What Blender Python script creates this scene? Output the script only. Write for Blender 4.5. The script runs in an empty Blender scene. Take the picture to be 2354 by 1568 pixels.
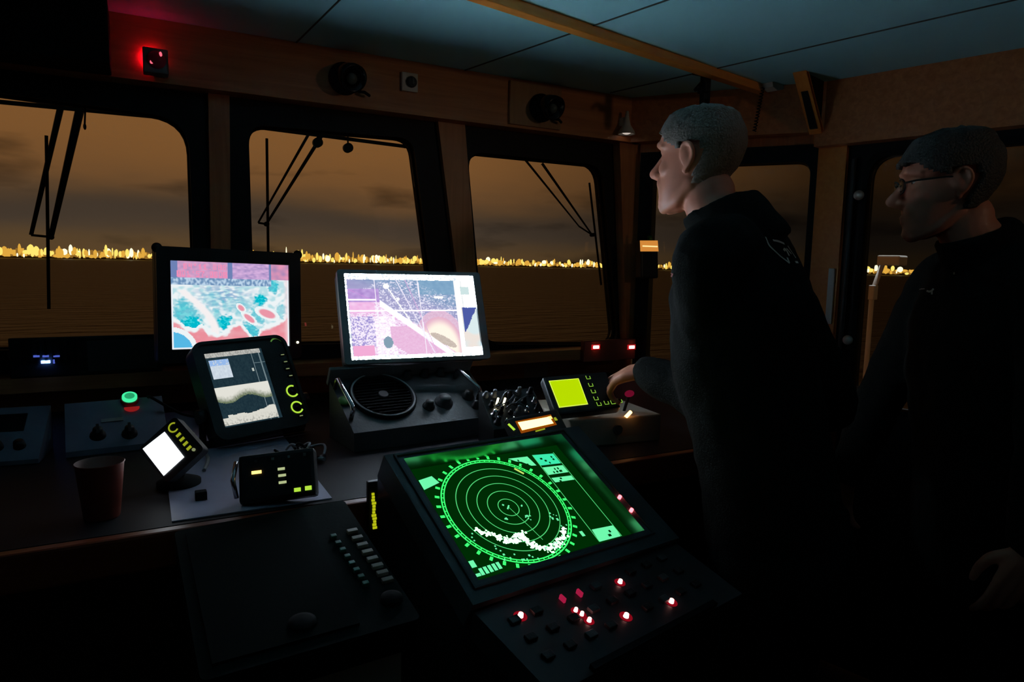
import bpy, bmesh, math, random
from mathutils import Vector as V, Matrix as M4, noise
from mathutils.bvhtree import BVHTree
random.seed(7)
C = bpy.context.scene.collection
PI = math.pi
def R(d): return math.radians(d)

# ------------------------------------------------------------------ camera
# world: +Y = ship's bow, +X = starboard, floor z = 0; camera at eye height 1.5
IMW, IMH = 2354, 1568
FPX = 24/36*IMW
pitch, roll, yaw = R(6.6), R(1.15), R(28.5)
CAM = V((0, 0, 1.5))
def _rot(v): return V((math.cos(yaw)*v.x+math.sin(yaw)*v.y, -math.sin(yaw)*v.x+math.cos(yaw)*v.y, v.z))
_f = V((0, math.cos(pitch), -math.sin(pitch))); _u0 = V((0, math.sin(pitch), math.cos(pitch))); _r0 = V((1, 0, 0))
CR = _rot(math.cos(roll)*_r0+math.sin(roll)*_u0); CU = _rot(-math.sin(roll)*_r0+math.cos(roll)*_u0); CF = _rot(_f)
cd = bpy.data.cameras.new('camera'); co = bpy.data.objects.new('camera', cd); C.objects.link(co)
cd.lens = 24; cd.sensor_width = 36; cd.clip_start = 0.02; cd.clip_end = 20000
mm = M4((CR, CU, -CF)).transposed().to_4x4(); mm.translation = CAM; co.matrix_world = mm
bpy.context.scene.camera = co
# measured sight lines -> points on known planes of the room
def ray(x, y): return CF+CR*((x-IMW/2)/FPX)-CU*((y-IMH/2)/FPX)
def hit(x, y, P, n): d = ray(x, y); return CAM+d*((P-CAM).dot(n)/d.dot(n))
def atb(x, y, b): d = ray(x, y); return CAM+d*(b/d.y)
def atz(x, y, z): d = ray(x, y); return CAM+d*((z-1.5)/d.z)

# ------------------------------------------------------------------ materials
def lin(c):
    return tuple(((v/255)/12.92 if v/255 <= .04045 else ((v/255+.055)/1.055)**2.4) for v in c)
def mat(name, col, rough=.5, metal=0., spec=.5, bump=0., bscale=40., var=0., sheen=0.):
    m = bpy.data.materials.new(name); m.use_nodes = True; nt = m.node_tree; b = nt.nodes['Principled BSDF']
    b.inputs['Base Color'].default_value = (*col, 1); b.inputs['Roughness'].default_value = rough
    b.inputs['Metallic'].default_value = metal; b.inputs['Specular IOR Level'].default_value = spec
    if sheen: b.inputs['Sheen Weight'].default_value = sheen
    if bump or var:
        tc = nt.nodes.new('ShaderNodeTexCoord'); n = nt.nodes.new('ShaderNodeTexNoise')
        n.inputs['Scale'].default_value = bscale; n.inputs['Detail'].default_value = 4
        nt.links.new(tc.outputs['Object'], n.inputs['Vector'])
        if bump:
            bp = nt.nodes.new('ShaderNodeBump'); bp.inputs['Strength'].default_value = bump; bp.inputs['Distance'].default_value = .01
            nt.links.new(n.outputs['Fac'], bp.inputs['Height']); nt.links.new(bp.outputs['Normal'], b.inputs['Normal'])
        if var:
            mx = nt.nodes.new('ShaderNodeMix'); mx.data_type = 'RGBA'
            mx.inputs[6].default_value = (*[c*(1-var) for c in col], 1); mx.inputs[7].default_value = (*[min(1, c*(1+var)) for c in col], 1)
            nt.links.new(n.outputs['Fac'], mx.inputs[0]); nt.links.new(mx.outputs[2], b.inputs['Base Color'])
    return m
def wood(name, c1, c2, axis=0, rough=.4):
    m = bpy.data.materials.new(name); m.use_nodes = True; nt = m.node_tree; b = nt.nodes['Principled BSDF']
    tc = nt.nodes.new('ShaderNodeTexCoord'); mp = nt.nodes.new('ShaderNodeMapping'); n = nt.nodes.new('ShaderNodeTexNoise')
    s = [60, 60, 60]; s[axis] = 3; mp.inputs['Scale'].default_value = s
    n.inputs['Scale'].default_value = 1.; n.inputs['Detail'].default_value = 5; n.inputs['Distortion'].default_value = .6
    rp = nt.nodes.new('ShaderNodeValToRGB'); rp.color_ramp.elements[0].position = .3; rp.color_ramp.elements[1].position = .7
    rp.color_ramp.elements[0].color = (*c1, 1); rp.color_ramp.elements[1].color = (*c2, 1)
    nt.links.new(tc.outputs['Object'], mp.inputs['Vector']); nt.links.new(mp.outputs[0], n.inputs['Vector'])
    nt.links.new(n.outputs['Fac'], rp.inputs[0]); nt.links.new(rp.outputs[0], b.inputs['Base Color'])
    b.inputs['Roughness'].default_value = rough
    return m
def emis(name, col, st=1.):
    m = bpy.data.materials.new(name); m.use_nodes = True; nt = m.node_tree; nt.nodes.clear()
    o = nt.nodes.new('ShaderNodeOutputMaterial'); e = nt.nodes.new('ShaderNodeEmission')
    e.inputs['Color'].default_value = (*col, 1); e.inputs['Strength'].default_value = st
    nt.links.new(e.outputs[0], o.inputs[0]); return m
def emis_attr(name, st=1.):
    m = emis(name, (1, 1, 1), st); nt = m.node_tree; a = nt.nodes.new('ShaderNodeAttribute'); a.attribute_name = 'picture'
    nt.links.new(a.outputs['Color'], nt.nodes['Emission'].inputs['Color']); return m
def glassmat():
    m = bpy.data.materials.new('window glass'); m.use_nodes = True; nt = m.node_tree; nt.nodes.clear()
    o = nt.nodes.new('ShaderNodeOutputMaterial'); t = nt.nodes.new('ShaderNodeBsdfTransparent'); g = nt.nodes.new('ShaderNodeBsdfGlossy')
    mx = nt.nodes.new('ShaderNodeMixShader'); fr = nt.nodes.new('ShaderNodeFresnel'); fr.inputs['IOR'].default_value = 1.3
    g.inputs['Roughness'].default_value = .02; t.inputs['Color'].default_value = (.93, .95, .92, 1)
    nt.links.new(fr.outputs[0], mx.inputs[0]); nt.links.new(t.outputs[0], mx.inputs[1]); nt.links.new(g.outputs[0], mx.inputs[2])
    nt.links.new(mx.outputs[0], o.inputs[0]); return m
WOODX = wood('mahogany along', (.50, .16, .05), (.68, .25, .09), 0)
WOODZ = wood('mahogany upright', (.50, .16, .05), (.68, .25, .09), 2)
WOODL = wood('light wood panel', (.42, .20, .09), (.5, .26, .12), 2)
WOODO = wood('orange batten', (.86, .27, .04), (.95, .34, .06), 0)
WOODD = wood('dark desk edge', (.22, .035, .012), (.32, .06, .02), 0)
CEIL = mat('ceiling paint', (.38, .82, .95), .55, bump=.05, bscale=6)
SEAM = mat('ceiling seam', (.07, .08, .08), .8)
BLK = mat('black plastic', (.012, .012, .013), .45, bump=.1, bscale=300)
BLKM = mat('black painted metal', (.007, .007, .008), .5, spec=.2, bump=.08, bscale=120)
BLKG = mat('black gloss', (.01, .01, .012), .15)
RUB = mat('black rubber', (.006, .006, .006), .8, spec=.2)
DGRY = mat('dark grey metal', (.06, .065, .07), .5, bump=.1, bscale=150)
GREY = mat('grey painted metal', (.16, .16, .165), .5, bump=.08, bscale=120)
LGREY = mat('light grey paint', (.42, .42, .43), .5)
SILV = mat('silver plastic', (.30, .31, .33), .35, metal=.3)
CHR = mat('chrome', (.7, .7, .72), .2, metal=1)
BEIGE = mat('beige metal', (.46, .40, .31), .5, bump=.05, bscale=90)
WHT = mat('white plastic', (.78, .76, .72), .4)
DESK = mat('dark desk laminate', (.02, .016, .018), .6, spec=.15, var=.1, bscale=30)
MATM = mat('pale desk mat', (.40, .40, .54), .5, var=.08, bscale=30)
BLUEP = mat('blue grey panel', (.20, .22, .30), .45, var=.1, bscale=60)
FLOORM = mat('floor covering', (.03, .03, .03), .7, bump=.1, bscale=60)
BACKM = mat('aft bulkhead', (.10, .06, .04), .6)
REDP = mat('red plastic', (.45, .03, .02), .4)
CUPM = mat('red cup', (.30, .045, .022), .5)
CUPI = mat('cup inside', (.35, .17, .14), .5)
YELM = mat('yellow strip', (.75, .65, .05), .5)
GREENP = mat('dull green plastic', (.10, .35, .06), .5)
GLASS = glassmat()
E_RED = emis('red led', (1, .10, .12), 6); E_REDC = emis('red led core', (1, .35, .32), 7)
E_REDL = emis('red lens glow', (1, .02, .06), 3)
E_REDD = emis('dim red led', (.35, .01, .05), 1)
E_WHT = emis('warm white led', (1, .9, .55), 3)
E_BLUE = emis('blue led', (.12, .30, 1), 12); E_BLUED = emis('dim blue led', (.10, .16, .75), .7)
E_GRN = emis('green ring', (.05, .75, .32), 1.2); E_GRND = emis('green lamp', (.02, .35, .14), 1)
E_YG = emis('yellow green key', (.50, .85, .06), .9); E_YGD = emis('yellow key legend', (.40, .46, .02), .75)
E_YGW = emis('pale key lamp', (.62, .72, .36), .7)
E_AMB = emis('amber lamp', (1, .62, .16), 2.2); E_ORG = emis('orange display', (1, .52, .12), 6.5); E_ORGD = emis('orange bezel light', (.9, .22, .02), 1)
E_LCD = emis('yellow lcd', (.46, .69, .0), 1.05); E_LCDE = emis('lcd lit edge', (.68, .85, .09), 1.05)
E_WS = emis('white display', (.85, .93, 1), 3.5)
E_RG = emis('radar green', (.035, 1.0, .13), 1.6); E_RG2 = emis('radar pale green', (.16, .95, .42), 1.0)
E_RGL = emis('radar thin line', (.09, .72, .20), 1.0)
E_ECHO = emis('radar echo', (.55, 1.25, .62), 3.); E_RBG = emis('radar tube ground', (.0, .024, .0015), 1); E_RG3 = emis('radar teal panel', (.045, .85, .42), 1.)

# ------------------------------------------------------------------ mesh helpers
I4 = M4.Identity(4)
def T(x, y, z): return M4.Translation((x, y, z))
def frame(pos, yaw=0, tilt=0, roll=0):
    """a face plane: x to its right, y up along it, z out of it; tilt = elevation of its normal"""
    y, t, r = R(yaw), R(tilt), R(roll)
    ux = V((math.cos(y), math.sin(y), 0)); n = V((math.sin(y)*math.cos(t), -math.cos(y)*math.cos(t), math.sin(t))); v = n.cross(ux)
    a = math.cos(r)*ux+math.sin(r)*v; b = -math.sin(r)*ux+math.cos(r)*v
    m = M4((a, b, n)).transposed().to_4x4(); m.translation = V(pos); return m
def new(): return bmesh.new()
def box(bm, c, s, M=I4, mi=0, bev=0.):
    t = bmesh.new(); bmesh.ops.create_cube(t, size=1, matrix=T(*c) @ M4.Diagonal((*s, 1)))
    if bev: bmesh.ops.bevel(t, geom=t.edges[:], offset=bev, segments=2, profile=.6, affect='EDGES')
    return join(bm, t, M, mi)
def join(bm, t, M=I4, mi=None):
    mp = {v: bm.verts.new(M @ v.co) for v in t.verts}
    for f in t.faces:
        try: g = bm.faces.new([mp[v] for v in f.verts])
        except ValueError: continue
        g.material_index = f.material_index if mi is None else mi; g.smooth = f.smooth
    t.free(); return bm
def prism(bm, pts, z0, z1, M=I4, mi=0):
    a = [bm.verts.new(M @ V((x, y, z0))) for x, y in pts]; b = [bm.verts.new(M @ V((x, y, z1))) for x, y in pts]
    n = len(pts); fs = [bm.faces.new(a[::-1]), bm.faces.new(b)]
    for i in range(n): fs.append(bm.faces.new((a[i], a[(i+1) % n], b[(i+1) % n], b[i])))
    for f in fs: f.material_index = mi
    return bm
def ringprism(bm, outer, inner, z0, z1, M=I4, mi=0):
    n = len(outer); L = []
    for pts, z in ((outer, z0), (outer, z1), (inner, z1), (inner, z0)): L.append([bm.verts.new(M @ V((x, y, z))) for x, y in pts])
    for k in range(4):
        p, q = L[k], L[(k+1) % 4]
        for i in range(n):
            f = bm.faces.new((p[i], p[(i+1) % n], q[(i+1) % n], q[i])); f.material_index = mi
    return bm
def rrect(x0, y0, x1, y1, r, n=6):
    out = []
    for cx, cy, a in ((x1-r, y1-r, 0), (x0+r, y1-r, 90), (x0+r, y0+r, 180), (x1-r, y0+r, 270)):
        for k in range(n+1):
            t = R(a+90*k/n); out.append((cx+r*math.cos(t), cy+r*math.sin(t)))
    return out
def rquad(P, r, n=6):
    """rounded convex polygon"""
    out = []; m = len(P)
    for i in range(m):
        p = V(P[i]); a = (V(P[i-1])-p).normalized(); b = (V(P[(i+1) % m])-p).normalized()
        s = p+a*r; e = p+b*r
        for k in range(n+1):
            t = k/n; q = s*(1-t)**2+p*2*t*(1-t)+e*t*t; out.append((q.x, q.y))
    return out
def cyl(bm, p0, p1, r0, r1=None, seg=20, M=I4, mi=0, cap=True):
    r1 = r0 if r1 is None else r1; p0, p1 = V(p0), V(p1); d = p1-p0
    q = d.to_track_quat('Z', 'Y').to_matrix().to_4x4(); q.translation = (p0+p1)/2
    t = bmesh.new(); bmesh.ops.create_cone(t, cap_ends=cap, segments=seg, radius1=r0, radius2=r1, depth=d.length, matrix=q)
    for f in t.faces: f.smooth = len(f.verts) == 4
    return join(bm, t, M, mi)
def ell(bm, c, r, M=I4, mi=0, u=20, v=12):
    t = bmesh.new(); r = r if hasattr(r, '__len__') else (r, r, r)
    bmesh.ops.create_uvsphere(t, u_segments=u, v_segments=v, radius=1, matrix=T(*c) @ M4.Diagonal((*r, 1)))
    for f in t.faces: f.smooth = True
    return join(bm, t, M, mi)
def tube(bm, pts, r, seg=8, M=I4, mi=0, closed=False):
    pts = [V(p) for p in pts]; rs = r if hasattr(r, '__len__') else [r]*len(pts); L = []; n = len(pts); prev = None
    for i, p in enumerate(pts):
        if closed: d = pts[(i+1) % n]-pts[i-1]
        else: d = pts[min(i+1, n-1)]-pts[max(i-1, 0)]
        d.normalize()
        if prev is None: a = d.orthogonal().normalized()
        else: a = (prev-d*prev.dot(d)).normalized()
        prev = a; b = d.cross(a)
        L.append([bm.verts.new(M @ (p+(a*math.cos(2*PI*k/seg)+b*math.sin(2*PI*k/seg))*rs[i])) for k in range(seg)])
    for i in range(n if closed else n-1):
        p, q = L[i], L[(i+1) % n]
        for k in range(seg):
            f = bm.faces.new((p[k], p[(k+1) % seg], q[(k+1) % seg], q[k])); f.material_index = mi; f.smooth = True
    if not closed:
        for l in (L[0][::-1], L[-1]): bm.faces.new(l).material_index = mi
    return bm
def lathe(bm, prof, seg=32, M=I4, mi=0):
    L = [[bm.verts.new(M @ V((r*math.cos(2*PI*k/seg), r*math.sin(2*PI*k/seg), z))) for k in range(seg)] for r, z in prof]
    for p, q in zip(L, L[1:]):
        for k in range(seg):
            f = bm.faces.new((p[k], p[(k+1) % seg], q[(k+1) % seg], q[k])); f.material_index = mi; f.smooth = True
    return bm
def arc(cx, cy, r, a0, a1, n=24): return [(cx+r*math.cos(R(a0+(a1-a0)*k/n)), cy+r*math.sin(R(a0+(a1-a0)*k/n))) for k in range(n+1)]
def stroke(bm, pts, w, z, M=I4, mi=0, closed=False):
    """flat painted line on a screen"""
    pts = [V((x, y, 0)) for x, y in pts]; n = len(pts); L = []
    for i, p in enumerate(pts):
        d = (pts[(i+1) % n]-pts[i-1]) if closed else (pts[min(i+1, n-1)]-pts[max(i-1, 0)])
        d.normalize(); s = V((-d.y, d.x, 0))*w/2
        L.append((bm.verts.new(M @ (p+s+V((0, 0, z)))), bm.verts.new(M @ (p-s+V((0, 0, z))))))
    for i in range(n if closed else n-1):
        a, b = L[i], L[(i+1) % n]; bm.faces.new((a[1], b[1], b[0], a[0])).material_index = mi
def poly(bm, pts, z, M=I4, mi=0):
    f = bm.faces.new([bm.verts.new(M @ V((x, y, z))) for x, y in pts]); f.material_index = mi
    f.normal_update()
    if f.normal.dot(M.to_3x3() @ V((0, 0, 1))) < 0: f.normal_flip()
def rect(bm, x0, y0, x1, y1, z, M=I4, mi=0): poly(bm, [(x0, y0), (x1, y0), (x1, y1), (x0, y1)], z, M, mi)

# ------------------------------------------------------------------ object helpers
def tag(o, label=None, cat=None, group=None, kind=None):
    if label: o['label'] = label
    if cat: o['category'] = cat
    if group: o['group'] = group
    if kind: o['kind'] = kind
    return o
def obj(name, bm, mats, parent=None, recalc=True):
    base = V((0, 0, 0)); p = parent
    while p is not None: base += p.location; p = p.parent
    if recalc: bmesh.ops.recalc_face_normals(bm, faces=bm.faces[:])
    for v in bm.verts: v.co -= base
    me = bpy.data.meshes.new(name); bm.to_mesh(me); bm.free()
    for m in (mats if isinstance(mats, (list, tuple)) else [mats]): me.materials.append(m)
    o = bpy.data.objects.new(name, me); C.objects.link(o); o.parent = parent
    return o
def thing(name, label, cat, loc=(0, 0, 0), group=None):
    o = bpy.data.objects.new(name, None); C.objects.link(o); o.location = loc; o.empty_display_size = .05
    return tag(o, label, cat, group)
def single(name, bm, mats, label, cat, loc, group=None):
    """a thing that is one mesh, its origin at its base"""
    bmesh.ops.recalc_face_normals(bm, faces=bm.faces[:])
    for v in bm.verts: v.co -= V(loc)
    me = bpy.data.meshes.new(name); bm.to_mesh(me); bm.free()
    for m in (mats if isinstance(mats, (list, tuple)) else [mats]): me.materials.append(m)
    o = bpy.data.objects.new(name, me); C.objects.link(o); o.location = loc
    return tag(o, label, cat, group)
def struct(name, bm, mats, label=None, cat=None, parent=None):
    o = obj(name, bm, mats, parent)
    if parent is None: tag(o, label, cat, kind='structure')
    return o
def dup(root, delta, label, group=None):
    def cp(o, par):
        c = o.copy(); C.objects.link(c); c.parent = par
        for ch in [x for x in bpy.data.objects if x.parent == o and x is not c]: cp(ch, c)
        return c
    r = root.copy(); C.objects.link(r); kids = [x for x in bpy.data.objects if x.parent == root]
    r.location = V(root.location)+V(delta); r['label'] = label
    if group: r['group'] = group
    for k in kids: cp(k, r)
    return r

def picture(name, parent, F, w, h, nx, ny, fn, st=1., mats=None):
    """an image shown by a screen: a grid of cells, each with the colour fn(u, v) (v down)"""
    bm = bmesh.new(); vs = [[bm.verts.new(F @ V((-w/2+w*i/nx, h/2-h*j/ny, 0))) for i in range(nx+1)] for j in range(ny+1)]
    cols = []
    for j in range(ny):
        for i in range(nx):
            bm.faces.new((vs[j][i], vs[j+1][i], vs[j+1][i+1], vs[j][i+1])); cols.append(fn((i+.5)/nx, (j+.5)/ny))
    o = obj(name, bm, [emis_attr(name+' image', st)], parent, recalc=False)
    at = o.data.color_attributes.new('picture', 'FLOAT_COLOR', 'CORNER'); buf = []
    for c in cols: buf += [c[0], c[1], c[2], 1.]*4
    at.data.foreach_set('color', buf); return o

# 3x5 pixel figures for read-outs
GL = {'0': ['111', '101', '101', '101', '111'], '1': ['010', '110', '010', '010', '111'], '2': ['111', '001', '111', '100', '111'],
      '3': ['111', '001', '111', '001', '111'], '4': ['101', '101', '111', '001', '001'], '5': ['111', '100', '111', '001', '111'],
      '7': ['111', '001', '010', '010', '010'], '8': ['111', '101', '111', '101', '111'], '6': ['111', '100', '111', '101', '111'],
      '9': ['111', '101', '111', '001', '111'], '.': ['000', '000', '000', '000', '010'], "'": ['010', '010', '000', '000', '000'],
      'N': ['101', '111', '111', '111', '101'], 'E': ['111', '100', '111', '100', '111'], ' ': ['000']*5}
def glyph(text, fx, fy):
    """is the point (fx, fy) of a text box inked"""
    if not (0 <= fx < 1 and 0 <= fy < 1): return False
    k = fx*len(text); c = text[int(k)]; sx = (k % 1)*4
    if sx >= 3: return False
    return GL[c][int(fy*5)][int(sx)] == '1'

def mixc(a, b, t):
    t = max(0., min(1., t)); return tuple(x+(y-x)*t for x, y in zip(a, b))
def nz(x, y, s=1., k=0.): return noise.noise(V((x*s+k*17.3, y*s-k*9.1, k*3.7)))*.5+.5
def ss(a, b, x):
    t = max(0., min(1., (x-a)/(b-a))); return t*t*(3-2*t)

# ================================================================== SETTING
# ---- floor, ceiling, walls
B_ = V((1.783, 2.235)); C_ = V((2.191, 1.689)); D_ = V((2.92, -.93))     # starboard corner facet and side wall
room = [(-1.75, 2.30), (B_.x, 2.30), (B_.x+.02, B_.y), (C_.x, C_.y), (D_.x, D_.y), (2.92, -1.3), (-1.75, -1.3)]
bm = new(); prism(bm, [(-1.85, 2.42), (1.86, 2.42), (2.28, 1.72), (3.02, -.93), (3.02, -1.4), (-1.85, -1.4)], -.06, 0); struct('floor', bm, FLOORM, 'dark deck covering of the wheelhouse', 'floor')
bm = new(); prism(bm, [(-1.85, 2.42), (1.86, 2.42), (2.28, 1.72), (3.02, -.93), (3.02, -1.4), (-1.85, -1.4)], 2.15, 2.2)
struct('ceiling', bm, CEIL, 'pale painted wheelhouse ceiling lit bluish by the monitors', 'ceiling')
bm = new()
for (x0, y0), (x1, y1) in (((.486, 1.5), (.44, 2.22)), ((1.20, 1.2), (1.0, 2.22)), ((1.9, .8), (1.6, 2.2)), ((1.2, .55), (2.35, .55))):
    d = V((x1-x0, y1-y0, 0)); q = M4.Rotation(math.atan2(d.y, d.x), 4, 'Z'); q.translation = V(((x0+x1)/2, (y0+y1)/2, 2.149))
    box(bm, (0, 0, 0), (d.length, .0035, .004), q)
struct('trim_2', bm, SEAM, 'thin dark seams between the ceiling panels', 'seam')

def wallbox(bm, x0, x1, z0, z1, y0=2.30, y1=2.38, mi=0): box(bm, ((x0+x1)/2, (y0+y1)/2, (z0+z1)/2), (x1-x0, y1-y0, z1-z0), mi=mi)
bm = new()
wallbox(bm, -1.75, 1.83, 0, 1.165); wallbox(bm, -1.75, 1.83, 1.955, 2.15)
wallbox(bm, -1.75, -.62, 1.165, 1.955)
wallbox(bm, -1.75, 1.76, 1.125, 1.165, 2.20, 2.30)                                       # ledge
struct('wall_front', bm, WOODX, 'mahogany forward wall under and over the windows', 'wall')
def post(bm, q0, q1, y0, y1):                                                             # slanted upright: (x0,x1) at z0 and at z1
    (a0, a1, z0), (b0, b1, z1) = q0, q1
    prism(bm, [(a0, z0), (a1, z0), (b1, z1), (b0, z1)], -y1, -y0, M4.Rotation(R(90), 4, 'X') @ I4)
bm = new(); post(bm, (.184, .238, 1.165), (.194, .253, 1.985), 2.275, 2.36); struct('trim_3', bm, WOODZ, 'narrow wood post between the two left front windows', 'post')
bm = new(); post(bm, (1.045, 1.11, 1.165), (.925, 1.028, 1.985), 2.275, 2.36); struct('trim_4', bm, WOODZ, 'slanted wood post between the middle and right front windows', 'post')
bm = new(); post(bm, (1.765, 1.81, 1.165), (1.69, 1.81, 1.985), 2.25, 2.36); struct('trim_5', bm, WOODZ, 'wood post at the forward starboard corner', 'post')
# fascia along the top of the walls, mitred round the corner
bm = new(); wallbox(bm, -1.75, 1.77, 1.98, 2.15, 2.22, 2.305)
struct('trim_6', bm, WOODX, 'mahogany fascia above the front windows', 'fascia')
def wallframe(P, Q):
    """frame of an upright wall from P to Q seen from inside: x along, y up, z into the room"""
    d = (Q-P); L = d.length; d = d.normalized(); m = M4((V((d.x, d.y, 0)), V((0, 0, 1)), V((d.y, -d.x, 0)))).transposed().to_4x4()
    m.translation = V((P.x, P.y, 0)); return m, L
FB, LB = wallframe(B_, C_); FR, LR = wallframe(C_, D_)
bm = new(); box(bm, (LB/2, 2.065, .03), (LB+.05, .17, .06), FB); struct('trim_7', bm, WOODX, 'mahogany fascia over the corner window', 'fascia')
bm = new(); box(bm, (LR/2-.02, 2.04, .03), (LR, .22, .06), FR); struct('trim_8', bm, WOODX, 'mahogany fascia over the side door', 'fascia')
bm = new(); box(bm, (LB/2, .525, -.04), (LB, 1.05, .08), FB); box(bm, (LB/2, 2.03, -.04), (LB, .24, .08), FB)
struct('wall_corner', bm, WOODZ, 'angled mahogany wall at the starboard front corner', 'wall')
bm = new()
box(bm, (.02, 1.0, -.03), (.12, 2.0, .10), FR)                                            # corner post
struct('trim_9', bm, WOODO, 'orange brown wood post left of the side door', 'post')
bm = new(); box(bm, (LR/2+.4, 1.075, -.04), (LR-.8, 2.15, .08), FR); box(bm, (.45, 2.04, -.04), (.75, .22, .08), FR)
struct('wall_right', bm, WOODZ, 'mahogany starboard wall', 'wall')
bm = new(); box(bm, (2.97, -1.1, 1.075), (.1, .5, 2.15)); box(bm, (.6, -1.35, 1.075), (4.8, .1, 2.15)); struct('wall_back', bm, BACKM, 'dark aft bulkhead', 'wall')
bm = new(); box(bm, (-1.8, .5, 1.075), (.1, 3.8, 2.15)); struct('wall_left', bm, BACKM, 'dark port wall', 'wall')
# ceiling batten and knee bracket
p0, p1 = V((.70, 1.555, 2.15)), V((2.10, 1.845, 2.15)); d = p1-p0; q = M4.Rotation(math.atan2(d.y, d.x), 4, 'Z'); q.translation = (p0+p1)/2+V((0, 0, -.014))
bm = new(); box(bm, (0, 0, 0), (d.length, .034, .028), q, bev=.003); struct('trim_1', bm, WOODO, 'orange wooden batten across the ceiling', 'batten')
bm = new()
nrm = V((-.8, -.6)); base = V((C_.x, C_.y))-V((.03, 0))
kx = V((base.x, base.y, 0)); q = M4((V((-.93, -.26, 0)).normalized(), V((0, 0, 1)), V((-.26, .93, 0)).normalized())).transposed().to_4x4(); q.translation = kx
prism(bm, [(.04, 1.985), (.04, 2.15), (.20, 2.15), (.185, 2.12), (.075, 1.985)], -.012, .012, q, 0)
ringprism(bm, [(.05, 1.97), (.215, 2.15), (.19, 2.15), (.04, 1.985)], [(.051, 1.972), (.212, 2.149), (.192, 2.149), (.042, 1.985)], -.022, .022, q, 1)
struct('trim_10', bm, [BLKM, WOODO], 'diagonal wooden knee bracket under the ceiling above the corner post', 'bracket')

# ---- windows: black frame with rounded opening, pane, wiper rail
MF = M4.Rotation(R(90), 4, 'X')             # x, z plane; local z = -y
def inner_outer(P, r, n=7): return rquad(P, r, n)
def window(name, P, outer, r, y=2.33, lab=''):
    root = bpy.data.objects.new(name, None); C.objects.link(root); root.location = (P[0][0], y, P[0][1]); tag(root, lab, 'window', kind='structure')
    inn = rquad(P, r, 7); out = []
    cx = sum(p[0] for p in P)/4; cz = sum(p[1] for p in P)/4
    for i in range(4):                       # outer corners matched to the rounded inner corners
        for k in range(8): out.append(outer[i])
    bm = new(); ringprism(bm, out, inn, -y-.03, -y+.035, MF); bmesh.ops.remove_doubles(bm, verts=bm.verts[:], dist=1e-5)
    obj('window_frame', bm, BLKM, root)
    inn2 = [((p[0]-cx)*.985+cx, (p[1]-cz)*.985+cz) for p in inn]
    bm = new(); ringprism(bm, inn, inn2, -y-.012, -y+.012, MF); obj('gasket', bm, RUB, root)
    bm = new(); prism(bm, inn2, -y-.004, -y+.002, MF); obj('glass_pane', bm, GLASS, root)
    return root
window('window_1', [(.140, 1.225), (.140, 1.903), (-.55, 1.925), (-.55, 1.235)], [(.187, 1.165), (.195, 1.98), (-.62, 1.98), (-.62, 1.165)], .10, lab='left front window, wiper folded down outside its glass')
window('window_2', [(.945, 1.205), (.842, 1.917), (.306, 1.905), (.311, 1.22)], [(1.042, 1.165), (.925, 1.98), (.25, 1.98), (.238, 1.165)], .055, lab='middle front window between the two monitors')
window('window_3', [(1.758, 1.165), (1.640, 1.893), (1.048, 1.893), (1.128, 1.19)], [(1.77, 1.15), (1.69, 1.98), (1.026, 1.98), (1.108, 1.15)], .07, lab='right front window behind the standing man')
def window_on(name, F, P, outer, r, lab):
    root = bpy.data.objects.new(name, None); C.objects.link(root); root.location = F @ V((P[0][0], P[0][1], 0)); tag(root, lab, 'window', kind='structure')
    inn = rquad(P, r, 7); out = [o for o in outer for k in range(8)]; cx = sum(p[0] for p in P)/4; cz = sum(p[1] for p in P)/4
    bm = new(); ringprism(bm, out, inn, -.06, .012, F); bmesh.ops.remove_doubles(bm, verts=bm.verts[:], dist=1e-5); obj('window_frame', bm, BLKM, root)
    bm = new(); prism(bm, inn, -.035, -.029, F); obj('glass_pane', bm, GLASS, root); return root
window_on('window_4', FB, [(.635, 1.09), (.635, 1.885), (.06, 1.885), (.06, 1.09)], [(LB-.02, 1.05), (LB-.02, 1.945), (.005, 1.945), (.005, 1.05)], .05, 'corner window seen past the shoulder of the standing man')
# ---- side door with window and white dog knobs
droot = bpy.data.objects.new('door_1', None); C.objects.link(droot); droot.location = FR @ V((.45, 0, 0)); tag(droot, 'black side door with a window and two white knobs', 'door', kind='structure')
P = [(.80, 1.02), (.80, 1.885), (.155, 1.885), (.155, 1.02)]; inn = rquad(P, .08, 7); out = [o for o in [(.85, .02), (.85, 1.93), (.082, 1.93), (.082, .02)] for k in range(8)]
bm = new(); ringprism(bm, out, inn, -.05, .0, FR); bmesh.ops.remove_doubles(bm, verts=bm.verts[:], dist=1e-5); obj('door_leaf', bm, BLKM, droot)
inn2 = [((x-.4775)*1.05+.4775, (z-1.4525)*1.04+1.4525) for x, z in inn]
bm = new(); ringprism(bm, inn2, inn, -.01, .016, FR); obj('door_gasket', bm, RUB, droot)
bm = new(); prism(bm, inn, -.03, -.024, FR); obj('glass_pane', bm, GLASS, droot)
bm = new(); tube(bm, [FR @ V((.108, .9, .022)), FR @ V((.108, 1.88, .022))], .008); obj('dog_rod', bm, DGRY, droot)
for z in (1.754, 1.249):
    bm = new(); k = FR @ V((.135, z, .03)); ell(bm, k, .017); cyl(bm, FR @ V((.135, z, -.0)), k, .009, mi=0); o = obj('knob', bm, WHT, droot); o['label'] = 'round white plastic door knob'

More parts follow.
